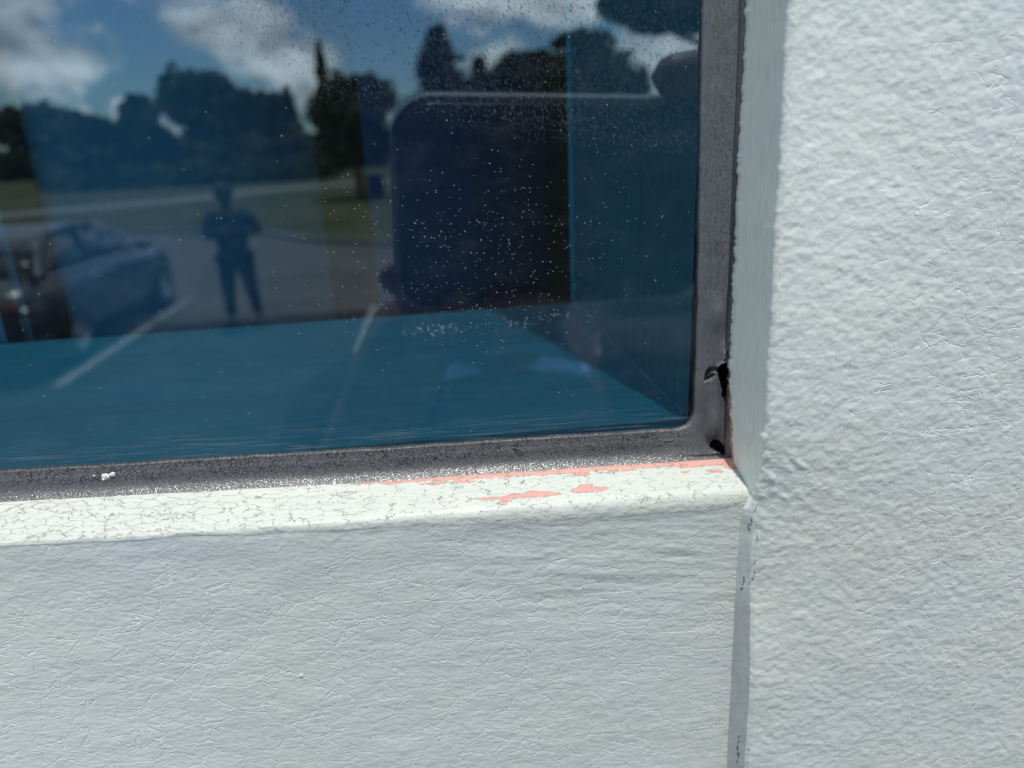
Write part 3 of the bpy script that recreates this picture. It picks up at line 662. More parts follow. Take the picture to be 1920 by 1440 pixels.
# the dark room behind
m_room = simple('room_paint', (.10, .10, .10), .9, .1)
Vr = [(-1.5, .19, -H+.3), (3, .19, -H+.3), (3, 4, -H+.3), (-1.5, 4, -H+.3), (-1.5, .19, 1.2), (3, .19, 1.2), (3, 4, 1.2), (-1.5, 4, 1.2)]
rm = link('room_shell', npmesh('room_shell', np.array(Vr), np.array([(0, 3, 2, 1), (4, 5, 6, 7), (2, 3, 7, 6), (0, 4, 7, 3), (1, 2, 6, 5)]), False), m_room, None, (0, 0, H)); tag(rm, kind='structure')
Vr = [(-1.36, .121, ZS), (.0535, .134, ZS), (.0545, .19, -H+.3), (-1.36, .19, -H+.3), (.0545, .138, ZS), (.0545, .138, 1.2), (3, .19, 1.2), (3, .19, -H+.3)]
rw = link('interior_wall', npmesh('interior_wall', np.array(Vr), np.array([(0, 1, 2, 3), (4, 5, 6, 7)]), False), m_room, None, (0, 0, H)); tag(rw, kind='structure')
# top and outer ends of the facade
m_ends = simple('render_coat', (.66, .71, .74), .8, .2)
pr = box('parapet', -1.40, 1.60, YP, .30, 1.002, 1.25, m_ends, None, (0, 0, H)); tag(pr, 'white parapet across the top of the facade', 'wall')
# ================================================================ what stands in front of the window (seen in the glass)
W0 = (0, 0, 0)
m_grass, t, out = material('grass'); tc = t.add('ShaderNodeTexCoord').outputs['Object']
n = t.noise(tc, .35, 5, .6); c = t.mix(t.ss(n, .35, .65), rgb(.05, .058, .026), rgb(.09, .09, .044)); c = t.mix(t.ss(t.noise(tc, 8, 3), .4, .7, 0, .5), c, rgb(.03, .045, .015)); principled(t, out, c, .95, .1)
m_asph, t, out = material('asphalt'); tc = t.add('ShaderNodeTexCoord').outputs['Object']
n = t.noise(tc, .6, 5, .65); c = t.mix(t.ss(n, .3, .7), rgb(.085, .083, .082), rgb(.13, .127, .124)); c = t.mix(t.ss(t.noise(tc, 60, 2), .45, .65, 0, .5), c, rgb(.07, .07, .07)); principled(t, out, c, .9, .2, t.bump(t.noise(tc, 90, 2), .002))
m_conc = simple('concrete', (.20, .20, .19), .9, .2, .12, 3)
m_line = simple('line_paint', (.24, .25, .25), .8, .2, .15, 12)
def sheet(name, pts, z, mat, kind='structure'):
    me = bpy.data.meshes.new(name); me.from_pydata([(x, y, z) for x, y in pts], [], [list(range(len(pts)))]); me.update()
    o = link(name, me, mat); tag(o, kind=kind); return o
sheet('ground', [(-1500, -1500), (1500, -1500), (1500, 60), (-1500, 60)], 0, m_grass)
LOT = [(-70, .1), (-70, -25), (-30, -23.5), (-16, -22.6), (-8.5, -21.6), (-6.6, -20.8), (-4.6, -20.0), (-3.0, -17.4), (0, -15.4), (5, -15.2), (9, -18), (26, -19), (60, -19), (60, .1)]
sheet('car_park', LOT, .004, m_asph)
m_near_dark = simple('dark_ground', (.030, .031, .033), .9, .2, .25, 1.5)
sheet('added_dark_strip', [(-70, .05), (-70, -9.9), (-4.5, -9.8), (-3.2, -9.6), (.5, -9.8), (60, -9.7), (60, .05)], .008, m_near_dark)  # added dark ground sheet that dims the near reflection in the glass
def ribbon(pts, wd):
    P_ = np.array(pts, float); T_ = np.gradient(P_, axis=0); T_ /= np.linalg.norm(T_, axis=1)[:, None]; Nn_ = np.stack([-T_[:, 1], T_[:, 0]], 1)
    return P_+Nn_*wd/2, P_-Nn_*wd/2
a_, b_ = ribbon([(-90, -20), (-45, -24.5), (-26, -30), (-17.4, -32.6), (-11.5, -36.8), (-9, -41.5), (-3, -44.5), (6, -46), (30, -47), (90, -46)], 4.2)
Vr = [(x, y, .004) for x, y in a_]+[(x, y, .004) for x, y in b_]; n = len(a_)
o = link('road', npmesh('road', np.array(Vr), np.array([(i, i+1, n+i+1, n+i) for i in range(n-1)]), False), simple('pale_road', (.16, .155, .15), .9, .2, .1, 2)); tag(o, kind='structure')
# kerb round the far edge of the car park
kp = LOT[1:13]; a_, b_ = ribbon(kp, .16); n = len(kp)
Vk = [(x, y, 0) for x, y in a_]+[(x, y, .12) for x, y in a_]+[(x, y, .12) for x, y in b_]+[(x, y, 0) for x, y in b_]
Fk = [(k*n+i, k*n+i+1, (k+1)*n+i+1, (k+1)*n+i) for k in range(3) for i in range(n-1)]
kb = link('kerb', npmesh('kerb', np.array(Vk), np.array(Fk), False), m_conc); tag(kb, kind='structure')
# bay lines, square to the building
lroot = None
for k, (lx, ya, yb2) in enumerate([(-9.6, -6.9, -11.3), (-6.75, -6.9, -11.3), (-3.85, -7.1, -11.4), (-.93, -7.2, -9.9), (4.85, -7.2, -11.3)]):
    o = box('bay_line', lx-.06, lx+.06, yb2, ya, .009, .012, m_line); tag(o, kind='structure')
# raised walkway along the facade
walk = box('walkway', -6, 6, -1.75, YL-.003, 0, .62, m_conc, bev=.015); tag(walk, kind='structure')

def tapered(name, pts, rs, mat, parent, seg=8): return tube(name, pts, rs, mat, parent, seg)
m_bark = simple('bark', (.10, .075, .055), .95, .1, .3, 6, bumpd=.02)
def leafmat(name, a, b_):
    m, t, out = material(name); tc = t.add('ShaderNodeTexCoord').outputs['Object']
    rnd = t.add('ShaderNodeNewGeometry').outputs['Random Per Island']
    c = t.mix(rnd, rgb(*a), rgb(*b_)); b2 = t.add('ShaderNodeBsdfPrincipled'); t.put(b2.inputs['Base Color'], c); b2.inputs['Roughness'].default_value = .75; b2.inputs['Specular IOR Level'].default_value = .2
    tl_ = t.add('ShaderNodeBsdfTranslucent'); t.put(tl_.inputs[0], c); mm_ = t.add('ShaderNodeMixShader'); mm_.inputs[0].default_value = .12
    t.l.new(b2.outputs[0], mm_.inputs[1]); t.l.new(tl_.outputs[0], mm_.inputs[2]); t.l.new(mm_.outputs[0], out.inputs[0]); return m
m_leafd = leafmat('leaf_dark', (.022, .036, .014), (.05, .072, .026)); m_leafl = leafmat('leaf_light', (.035, .055, .018), (.075, .10, .034))
def leaves(name, cent, size, seed, mat, parent):
    r = np.random.default_rng(seed); n = len(cent); a = r.normal(size=(n, 3)); a /= np.linalg.norm(a, axis=1)[:, None]; b2 = np.cross(a, r.normal(size=(n, 3))); b2 /= np.linalg.norm(b2, axis=1)[:, None]
    s = (size*(.6+.8*r.random(n)))[:, None]; a = a*s; b2 = b2*s*.55
    V_ = np.stack([cent-a, cent-b2, cent+a, cent+b2], 1).reshape(-1, 3)
    return link(name, npmesh(name, V_, np.arange(4*n).reshape(n, 4), False), mat, parent)
def ell(r, n, c, rad, fill=.55):
    d_ = r.normal(size=(n, 3)); d_ /= np.linalg.norm(d_, axis=1)[:, None]; q = (fill+(1-fill)*r.random(n))**.6
    return np.array(c)+d_*q[:, None]*np.array(rad)
def tree(name, x, y, h, wd, label, kind='round', n=4200, trunk=None, seed=0, leaf=.34, mat=None, th=None, group='trees on the far side of the lawn'):
    r = np.random.default_rng(seed+100); root = link(name, None, loc=(x, y, 0)); tag(root, label, 'tree', group)
    th = th if th is not None else h*.28; tr = max(.10, h*.035)
    C_ = []
    limbs = []
    if kind == 'cone':
        for k in range(26):
            f = k/25; rr = wd/2*(1-f)**.75*(.75+.5*r.random()); zc_ = th*.5+(h-th*.5)*f
            C_.append(ell(r, int(n/26*(1.6-f*1.2)), (r.normal()*.12*rr, r.normal()*.12*rr, zc_), (rr, rr, h/26*1.3)))
    elif kind == 'pine':      # whorls of drooping feathery branches
        for k in range(15):
            f = k/14; rr = wd/2*(1-f*.92); zc_ = th+(h-th)*f
            for j in range(9):
                an = j*2*math.pi/9+k*.7+r.normal()*.15; L_ = rr*(.35+.8*r.random()); m_ = int(n/135*1.3)
                q = r.random(m_)**.7; px_ = np.stack([q*L_*math.cos(an), q*L_*math.sin(an), zc_+q*q*L_*.30+0*q], 1)
                C_.append(px_+r.normal(size=(m_, 3))*np.array([1, 1, .5])*(.10+.075*rr))
                limbs.append(((0, 0, zc_), (L_*.9*math.cos(an), L_*.9*math.sin(an), zc_+.24*L_)))
    elif kind == 'palm':
        for j in range(18):
            an = j*2*math.pi/18+r.normal()*.1; L_ = wd/2*(.8+.4*r.random()); up = r.random()*1.1-.1; m_ = int(n/18); q = r.random(m_)
            zz_ = h-.6+q*L_*up-q*q*L_*.75
            px_ = np.stack([q*L_*math.cos(an), q*L_*math.sin(an), zz_], 1); C_.append(px_+r.normal(size=(m_, 3))*np.array([.12, .12, .10]))
        th = h-.6
    else:
        nb = 15
        for k in range(nb):
            an = r.random()*2*math.pi; f = r.random(); zc_ = th+(h-th)*(.18+.62*f); ro = wd/2*(.62*math.sqrt(max(0.05, 1-((zc_-th)/(h-th)*1.5-.6)**2)))
            c0 = (ro*math.cos(an)*r.random()**.4, ro*math.sin(an)*r.random()**.4, zc_); rb = wd*(.14+.12*r.random())
            C_.append(ell(r, n//nb, c0, (rb, rb, rb*.8), .3)); limbs.append(((0, 0, th*.8), c0))
        C_.append(ell(r, n//6, (0, 0, h-wd*.17), (wd*.2, wd*.2, wd*.16), .2))
    P_ = np.concatenate(C_); P_[:, 2] = np.maximum(P_[:, 2], .3); P_ = P_+.35*wd/6*np.stack([fbm(P_[:, 0]*2/wd*4, P_[:, 2]*2/wd*4, 5+seed, 3), 0*P_[:, 0], fbm(P_[:, 0]*2/wd*5, P_[:, 1]*2/wd*5, 9+seed, 3)], 1)
    leaves('crown', P_, leaf, seed, mat or m_leafd, root)
    tk = tapered('trunk', [(0, 0, -.1), (.02*h*.2, 0, th*.5), (-.01*h, .01*h, th), (0, 0, min(h*.8, th+(h-th)*.6))], [tr*1.25, tr, tr*.8, tr*.25], m_bark, root)
    for (a, b2) in limbs[:8]:
        a = np.array(a); b2 = np.array(b2); tapered('limb', [a, a*.5+b2*.5+np.array([0, 0, .1]), b2], [tr*.45, tr*.3, tr*.08], m_bark, tk, 6)
    return root
tree('broad_tree', -47.4, -99, 7.6, 14, 'far broad tree at the left end of the treeline', n=2600, leaf=.6, seed=1, th=1)
tree('broad_tree', -38.9, -92, 6.6, 10, 'round tree second from the left, behind the grey band of road', n=2400, leaf=.55, seed=2, th=1)
tree('broad_tree', -26.6, -75.4, 7.4, 5.6, 'upright oval tree standing by the gap of sky', n=3000, leaf=.45, seed=3, th=.8)
tree('broad_tree', -20.2, -77.2, 9.2, 11.0, 'largest domed tree in the middle of the treeline', n=5200, leaf=.5, seed=4, th=.8)
tree('broad_tree', -17.6, -88, 8.0, 10, 'lower rounded tree on the right shoulder of the domed tree', n=2600, leaf=.5, seed=5, th=.8)
tree('slender_tree', -13.6, -78.7, 7.3, 3.0, 'small slim tree between the domed tree and the cypress', 'cone', n=1500, leaf=.38, seed=6)
tree('cypress', -7.56, -59.4, 9.0, 2.4, 'tall narrow cypress rising above the other trees', 'cone', n=3600, leaf=.28, seed=7, th=.6)
tree('broad_tree', -3.05, -31.7, 4.75, 4.6, 'dark tree with a bare trunk on the lawn near the car park', n=5200, leaf=.17, seed=8, th=1.35, group='trees on the lawn')
tree('feathery_pine', 1.2, -59.8, 9.9, 7.6, 'feathery pine with upswept branches against the clouds', 'pine', n=7500, leaf=.26, seed=9, th=1.6)
tree('feathery_pine', 4.3, -61.7, 7.7, 6.4, 'shorter ragged pine standing beside the feathery pine', 'pine', n=4500, leaf=.26, seed=10, th=1.2)
tree('broad_tree', 7.0, -49.4, 7.3, 6.4, 'dense round tree right of the pines', n=4600, leaf=.32, seed=11, th=.9)
tree('palm', 9.1, -43.9, 7.5, 3.2, 'palm with a curling head above the round trees', 'palm', n=2200, leaf=.22, seed=12)
tree('broad_tree', 11.4, -48.6, 6.7, 7.2, 'spreading tree at the right with a sloping outline', n=4600, leaf=.33, seed=13, th=.9)
# long hedges under the trees
def hedge(x0_, x1_, y, h, label, seed, n=3000, leaf=.35):
    r = np.random.default_rng(seed); root = link('hedge', None, loc=(0, 0, 0)); tag(root, label, 'hedge', 'hedges under the treeline')
    P_ = np.stack([x0_+(x1_-x0_)*r.random(n), y+r.normal(size=n)*.9, h*r.random(n)**.6*(.75+.25*np.sin(r.random(n)*6))], 1); leaves('hedge_leaves', P_, leaf, seed, m_leafd, root)
    for k in range(5): tapered('stem', [(x0_+(x1_-x0_)*(k+.5)/5, y, 0), (x0_+(x1_-x0_)*(k+.5)/5, y, h*.7)], [.09, .04], m_bark, root, 6)
hedge(-60, -22, -84, 3.0, 'long dark hedge at the foot of the left hand trees', 31, 6000, .5)
hedge(-22, -4, -72, 3.2, 'long dark hedge under the domed tree and cypress', 32, 5000, .42)
hedge(-3, 26, -62, 3.4, 'long dark hedge under the pines at the right', 33, 5000, .42)
hedge(-25, -6.5, -52, 1.5, 'low hedge added for the band of tree shade across the lawn', 34, 3500, .3)  # added row of leaves in place of the trees' shade on the lawn
# overhanging branch of a near tree, top right
root = link('overhanging_tree', None, loc=(7.2, -10.2, 0)); tag(root, 'near tree reaching a leafy dark bough over the car park from the right', 'tree')
tk = tapered('trunk', [(0, 0, -.1), (-.05, 0, 1.4), (.1, .1, 2.9), (-.2, .2, 4.4), (-.1, .2, 6)], [.30, .24, .20, .15, .06], m_bark, root, 10)
tapered('limb', [(.05, .1, 2.5), (-1.6, .5, 2.75), (-3.0, .75, 2.95), (-3.85, .85, 3.14), (-4.43, .8, 3.38), (-4.8, .8, 3.55)], [.13, .085, .05, .035, .03, .015], m_bark, tk, 8)
r = np.random.default_rng(77); C_ = []
for (cx_, cz_, rw_, rh_, n_) in [(-4.72, 3.60, .36, .22, 1600), (-4.35, 3.50, .42, .25, 2400), (-3.95, 3.46, .42, .22, 2200), (-4.5, 3.80, .6, .3, 2200), (-3.6, 3.6, .5, .32, 2200), (-3.3, 3.95, .6, .4, 1800), (-3.0, 4.4, 1.2, .6, 2200), (-1.6, 4.6, 1.6, .8, 2500), (.2, 5.2, 2.0, 1.1, 2600)]:
    C_.append(ell(r, n_, (cx_, .8+.1*cx_*0, cz_), (rw_, .5, rh_), .1))
leaves('crown', np.concatenate(C_), .055, 78, m_leafd, root)
# tall pale lamp post at the far left edge? (dark sliver only) left out of the frame
# white van by the far road, a litter bin on the lawn
m_white = simple('white_paint', (.80, .81, .82), .3, .5, .03, 2, coat=.5); m_dark = simple('dark_trim', (.02, .02, .022), .4, .5, .2, 4); m_tyre = simple('tyre_rubber', (.02, .02, .02), .85, .2, .2, 9)
m_cglass = simple('car_glass', (.015, .018, .022), .06, .6, .1, 2)
def wheel(parent, x, y, r_, w_, axis='x'):
    def rings(prof, seg=28):
        V_ = [];
        for (o_, q) in prof:
            for k in range(seg):
                an = 2*math.pi*k/seg; V_.append((x+o_, y+q*math.cos(an), r_+q*math.sin(an)))
        F_ = [(i*seg+k, i*seg+(k+1) % seg, (i+1)*seg+(k+1) % seg, (i+1)*seg+k) for i in range(len(prof)-1) for k in range(seg)]
        return np.array(V_), np.array(F_)
    V_, F_ = rings([(-w_/2, r_*.62), (-w_/2, r_*.93), (-w_/2+.02, r_), (w_/2-.02, r_), (w_/2, r_*.93), (w_/2, r_*.62)])
    wo_ = link('wheel', npmesh('wheel', V_, F_), m_tyre, parent)
    V_, F_ = rings([(w_/2-.01, r_*.64), (w_/2-.01, r_*.56), (w_/2-.035, r_*.50), (w_/2-.03, r_*.2), (w_/2-.01, .01)])
    link('rim', npmesh('rim', V_, F_), simple('alloy', (.45, .46, .48), .3, .5, .05, 5, .8), wo_)
def loft(name, secs, mat, parent, smooth=True, cap=True):
    """secs: list of rings (n,3), joined; both ends capped by collapsing to the centre"""
    S_ = [np.array(q, float) for q in secs]
    if cap: S_ = [np.repeat(S_[0].mean(0)[None], len(S_[0]), 0)]+S_+[np.repeat(S_[-1].mean(0)[None], len(S_[0]), 0)]
    n = len(S_[0]); V_ = np.concatenate(S_); F_ = np.array([(i*n+k, i*n+(k+1) % n, (i+1)*n+(k+1) % n, (i+1)*n+k) for i in range(len(S_)-1) for k in range(n)])
    return link(name, npmesh(name, V_, F_, smooth), mat, parent)
def ring(y, hw, z0_, z1_, e=3.2, n=36, hwtop=None):
    out_ = []
    for k in range(n):
        an = 2*math.pi*k/n; cx_, sz_ = math.cos(an), math.sin(an)
        zx = (z0_+z1_)/2+(z1_-z0_)/2*math.copysign(abs(sz_)**(2/e), sz_); f = (zx-z0_)/(z1_-z0_+1e-9)
        ww = hw if hwtop is None else hw+(hwtop-hw)*f
        out_.append((ww*math.copysign(abs(cx_)**(2/e), cx_), y, zx))
    return out_
# parked car: local y from tail (0) to nose (-4.4)
m_car = simple('dark_blue_paint', (.022, .030, .045), .3, .5, .1, 1, 0, coat=.5); m_chrome = simple('bright_trim', (.7, .72, .74), .2, .6, .05, 4, .9)
car = link('parked_car', None, loc=(-4.86, -7.2, 0)); tag(car, 'dark blue saloon car parked in a marked bay outside the window', 'car')
prof = [(0.0, .66, .45, .80), (-.08, .80, .32, .93), (-.35, .86, .25, 1.00), (-.9, .88, .20, 1.02), (-1.8, .89, .19, 1.00), (-2.8, .89, .19, .98), (-3.2, .88, .20, .96), (-3.8, .87, .22, .90), (-4.15, .83, .25, .83), (-4.36, .72, .32, .70), (-4.42, .55, .42, .60)]
loft('body', [ring(y, hw, a, b2, 4.2) for y, hw, a, b2 in prof], m_car, car)
cab = [(-.45, .62, .96, .99), (-.75, .66, .94, 1.20), (-1.15, .68, .93, 1.36), (-1.8, .69, .92, 1.41), (-2.25, .68, .92, 1.385), (-2.7, .67, .92, 1.22), (-3.15, .66, .93, .985)]
loft('cabin_glass', [ring(y, .80, a, b2, 4.5, hwtop=hw-.08) for y, hw, a, b2 in cab], m_cglass, car)
loft('roof', [ring(y, .60, b2-.05, b2+.012, 3.5) for y, hw, a, b2 in [cab[1], cab[2], cab[3], cab[4], (-2.38, 0, 0, 1.35)]], m_car, car)
for sx_ in (-1, 1):
    tapered('pillar', [(sx_*.80, -3.1, .97), (sx_*.70, -2.7, 1.22), (sx_*.62, -2.25, 1.385)], [.028, .028, .028], m_chrome, car)
    tapered('pillar', [(sx_*.79, -1.75, .98), (sx_*.63, -1.75, 1.40)], [.03, .03], m_dark, car)
    tapered('pillar', [(sx_*.78, -.50, .99), (sx_*.68, -.8, 1.2), (sx_*.62, -1.15, 1.36)], [.05, .045, .04], m_car, car)
    tapered('belt_trim', [(sx_*.865, -.5, 1.0), (sx_*.885, -1.8, .985), (sx_*.875, -3.1, .955)], [.012]*3, m_chrome, car)
    tapered('belt_trim', [(sx_*.90, -.7, .55), (sx_*.905, -1.8, .55), (sx_*.90, -3.3, .54)], [.016]*3, m_dark, car)
    mo = blob('mirror', m_car, car, (sx_*.98, -2.85, 1.02), (.10, .07, .065), 5); 
    blob('headlight', m_chrome, car, (sx_*.62, -4.24, .66), (.17, .10, .07), 6); blob('tail_light', simple('red_lens', (.08, .01, .01), .2, .6), car, (sx_*.68, -.06, .76), (.14, .06, .08), 6)
    for wy in (-.85, -3.55): wheel(car, sx_*.80, wy, .32, .21)
    tapered('door_handle', [(sx_*.90, -1.35, .86), (sx_*.915, -1.43, .86), (sx_*.90, -1.52, .86)], [.012]*3, m_chrome, car)
for f in range(4): tapered('grille_bar', [(-.42, -4.41, .50+f*.05), (0, -4.45, .50+f*.05), (.42, -4.41, .50+f*.05)], [.012]*3, m_dark, car)
# van
van = link('parked_van', None, loc=(-5.3, -94.0, 0), rz=.0); tag(van, 'white van parked far off beyond the lawn, half hidden by the phone', 'van')
loft('body', [ring(y, hw, .35, z1_, 5) for y, hw, z1_ in [(0, 2.4, 1.9), (-.1, 2.55, 2.2), (-1.0, 2.6, 2.25), (-1.9, 2.55, 2.2), (-2.0, 2.4, 1.9)]], m_white, van)
box('side_window', -2.2, 1.7, .0, .12, 1.35, 1.85, m_cglass, van, bev=.02)
box('bumper', -2.6, 2.6, -.05, .12, .38, .52, m_dark, van, bev=.02)
for vx in (-1.7, 1.7):
    o = tube('wheel', [(vx, .13, .36), (vx, -.25, .36)], .36, m_tyre, van, 20)
bin_ = link('litter_bin', None, loc=(-2.35, -31.0, 0)); tag(bin_, 'squat dark litter bin on the grass beside the bare trunk', 'bin')
loft('bin_body', [[(math.cos(a)*r_, math.sin(a)*r_, z) for a in np.linspace(0, 2*math.pi, 20, endpoint=False)] for z, r_ in [(0, .30), (.05, .34), (.75, .38), (.78, .40), (.80, .40)]], m_dark, bin_)
loft('lid', [[(math.cos(a)*r_, math.sin(a)*r_, z) for a in np.linspace(0, 2*math.pi, 20, endpoint=False)] for z, r_ in [(.80, .41), (.86, .40), (.93, .28), (.95, .05)]], m_dark, bin_)

# ---------------------------------------------------------------- people: one skin surface each, clothes as children
def skinmesh(chains, sub=1):
    """chains: list of [(x,y,z,r) or (x,y,z,rx,ry)...]; equal points are welded; root is the first point"""
    pts, idx, edges, rad_ = [], {}, [], []
    for ch in chains:
        prev = None
        for q in ch:
            key = (round(q[0], 4), round(q[1], 4), round(q[2], 4))
            if key not in idx: idx[key] = len(pts); pts.append(q[:3]); rad_.append((q[3], q[4] if len(q) > 4 else q[3]))
            if prev is not None and prev != idx[key]: edges.append((prev, idx[key]))
            prev = idx[key]
    me = bpy.data.meshes.new('skin'); me.from_pydata(pts, edges, []); me.update(); o = bpy.data.objects.new('skin', me); sc.collection.objects.link(o)
    md = o.modifiers.new('s', 'SKIN'); md.use_smooth_shade = True
    for v, rr in zip(me.skin_vertices[0].data, rad_): v.radius = rr; v.use_root = False
    me.skin_vertices[0].data[0].use_root = True
    if sub: s2 = o.modifiers.new('u', 'SUBSURF'); s2.levels = s2.render_levels = sub
    dg = bpy.context.evaluated_depsgraph_get(); res = bpy.data.meshes.new_from_object(o.evaluated_get(dg)); bpy.data.objects.remove(o)
    return res
def meshdata(me):
    V_ = np.empty(len(me.vertices)*3, np.float32); me.vertices.foreach_get('co', V_); me.calc_loop_triangles()
    T_ = np.empty(len(me.loop_triangles)*3, np.int32); me.loop_triangles.foreach_get('vertices', T_); return V_.reshape(-1, 3), T_.reshape(-1, 3)
def fused(name, meshes, voxel, mat, parent, sm=4):
    Vs_, Fs_, off = [], [], 0
    for m_ in meshes:
        v, f = m_ if isinstance(m_, tuple) else meshdata(m_); Vs_.append(v); Fs_.append(f+off); off += len(v)
    me = npmesh(name+'_raw', np.concatenate(Vs_), np.concatenate(Fs_)); o = bpy.data.objects.new('tmp', me); sc.collection.objects.link(o)
    md = o.modifiers.new('r', 'REMESH'); md.mode = 'VOXEL'; md.voxel_size = voxel; md.use_smooth_shade = True
    ms = o.modifiers.new('m', 'SMOOTH'); ms.iterations = sm; ms.factor = .5
    dg = bpy.context.evaluated_depsgraph_get(); res = bpy.data.meshes.new_from_object(o.evaluated_get(dg)); bpy.data.objects.remove(o)
    v, f = np.empty(len(res.vertices)*3, np.float32), None; res.vertices.foreach_get('co', v); v = v.reshape(-1, 3)
    e = np.empty(len(res.edges)*2, np.int64); res.edges.foreach_get('vertices', e); e = e.reshape(-1, 2); lab = np.arange(len(v))
    for _ in range(4000):
        mn = np.minimum(lab[e[:, 0]], lab[e[:, 1]]); l2 = lab.copy(); np.minimum.at(l2, e[:, 0], mn); np.minimum.at(l2, e[:, 1], mn); l2 = l2[l2]
        if (l2 == lab).all(): break
        lab = l2
    cnt = np.bincount(lab); big = cnt.argmax(); pf = np.empty(len(res.polygons)*4, np.int32)
    if len(res.loops) == len(res.polygons)*4:
        res.loops.foreach_get('vertex_index', pf); pf = pf.reshape(-1, 4); pf = pf[lab[pf[:, 0]] == big]; v, pf = compact(v, pf); res = npmesh(name, v, pf)
    res.materials.clear(); res.name = name
    return link(name, res, mat, parent)
def headmesh(c, s=1., yaw=0, tilt=0, eyes=True):
    """head around c (centre), facing +y before yaw; returns (V, tris)"""
    n = 48; th_ = np.linspace(0.001, math.pi-.001, n); ph_ = np.linspace(0, 2*math.pi, 2*n+1)
    T_, P_ = np.meshgrid(th_, ph_, indexing='ij'); nx, ny, nz = np.sin(T_)*np.sin(P_), np.sin(T_)*np.cos(P_), np.cos(T_)
    X = nx*.076; Y = ny*.096; Z = nz*.118
    low = np.clip(-nz, 0, 1); X *= 1-.30*low**1.5; Y = Y*(1-.12*low)+.012*low*(ny > 0)       # jaw
    X = np.where(Z > -.05, X, X*.97)
    fr = np.clip(ny, 0, 1)
    Y += fr*(.024*np.exp(-((X/.013)**2+((Z+.022)/.020)**2))+.010*np.exp(-((X/.010)**2+((Z-.004)/.025)**2)))           # nose
    for sx_ in (-1, 1): Y -= fr*.011*np.exp(-(((X-sx_*.031)/.016)**2+((Z-.008)/.011)**2)); Y += fr*.006*np.exp(-(((X-sx_*.03)/.02)**2+((Z-.027)/.008)**2))
    Y += fr*(.006*np.exp(-((X/.022)**2+((Z+.055)/.005)**2))+.006*np.exp(-((X/.020)**2+((Z+.066)/.005)**2))-.004*np.exp(-((X/.026)**2+((Z+.0605)/.0025)**2)))   # lips
    Y += fr*.008*np.exp(-((X/.022)**2+((Z+.098)/.014)**2))
    X += np.sign(nx)*.016*np.exp(-(((Y+.004)/.012)**2+((Z+.004)/.026)**2))                 # ears
    V_ = np.stack([X, Y, Z], -1).reshape(-1, 3)*s
    ca, sa = math.cos(tilt), math.sin(tilt); V_ = V_@np.array([[1, 0, 0], [0, ca, sa], [0, -sa, ca]])
    ca, sa = math.cos(yaw), math.sin(yaw); V_ = V_@np.array([[ca, sa, 0], [-sa, ca, 0], [0, 0, 1]])
    F_ = gridfaces(n, 2*n+1); Tt = np.concatenate([F_[:, [0, 1, 2]], F_[:, [0, 2, 3]]]); return (V_+np.array(c), Tt)
def hair(c, s, parent, mat, yaw=0, tilt=0):
    n = 26; th_ = np.linspace(0.0, 1.75, n); ph_ = np.linspace(0, 2*math.pi, 2*n); T_, P_ = np.meshgrid(th_, ph_, indexing='ij')
    T_ = T_*(1-.42*np.clip(np.cos(P_), 0, 1)); k = 1+.05*fbm(P_*6, T_*9, 8, 3)
    V_ = np.stack([np.sin(T_)*np.sin(P_)*.085*k, np.sin(T_)*np.cos(P_)*.103*k-.004, np.cos(T_)*.128*k+.002], -1).reshape(-1, 3)*s
    ca, sa = math.cos(tilt), math.sin(tilt); V_ = V_@np.array([[1, 0, 0], [0, ca, sa], [0, -sa, ca]]); ca, sa = math.cos(yaw), math.sin(yaw); V_ = V_@np.array([[ca, sa, 0], [-sa, ca, 0], [0, 0, 1]])
    return link('hair', npmesh('hair', V_+np.array(c), gridfaces(n, 2*n)), mat, parent)
m_skin = simple('skin', (.07, .04, .03), .5, .4, .1, 30); m_skin2 = simple('skin_tan', (.10, .045, .035), .5, .4, .1, 30); m_hair = simple('hair_dark', (.02, .016, .013), .6, .4, .3, 200)
m_shirt = simple('navy_shirt', (.02, .032, .055), .9, .2, .2, 20, bumpd=.002); m_trous = simple('dark_trousers', (.018, .024, .036), .9, .2, .2, 20); m_blue = simple('maroon_shirt', (.035, .026, .034), .9, .2, .15, 18, bumpd=.002); m_shoe = simple('shoe', (.03, .025, .02), .5, .4)
def arm_hand(w_, fdir, up, s=1.):
    """relaxed five fingered hand: chains rooted in the palm at w_"""
    w_ = np.array(w_); f_ = np.array(fdir, float); f_ /= np.linalg.norm(f_); u_ = np.array(up, float); u_ -= f_*(u_@f_); u_ /= np.linalg.norm(u_); n_ = np.cross(f_, u_)
    ch = [[(*w_, .028*s), (*(w_+f_*.045*s), .030*s, .018*s), (*(w_+f_*.085*s), .032*s, .015*s)]]
    for k, (o_, L_) in enumerate([(.027, .072), (.009, .082), (-.009, .076), (-.026, .060)]):
        b0 = w_+f_*.075*s+u_*o_*s*.9; ch.append([(*b0, .010*s), (*(b0+f_*L_*.45*s+n_*.010*s), .009*s), (*(b0+f_*L_*.75*s+n_*.026*s), .0082*s), (*(b0+f_*L_*.92*s+n_*.040*s), .0068*s)])
    b0 = w_+f_*.025*s+u_*.022*s; ch.append([(*b0, .013*s), (*(b0+u_*.028*s+f_*.025*s+n_*.010*s), .011*s), (*(b0+u_*.036*s+f_*.055*s+n_*.018*s), .009*s)])
    return ch
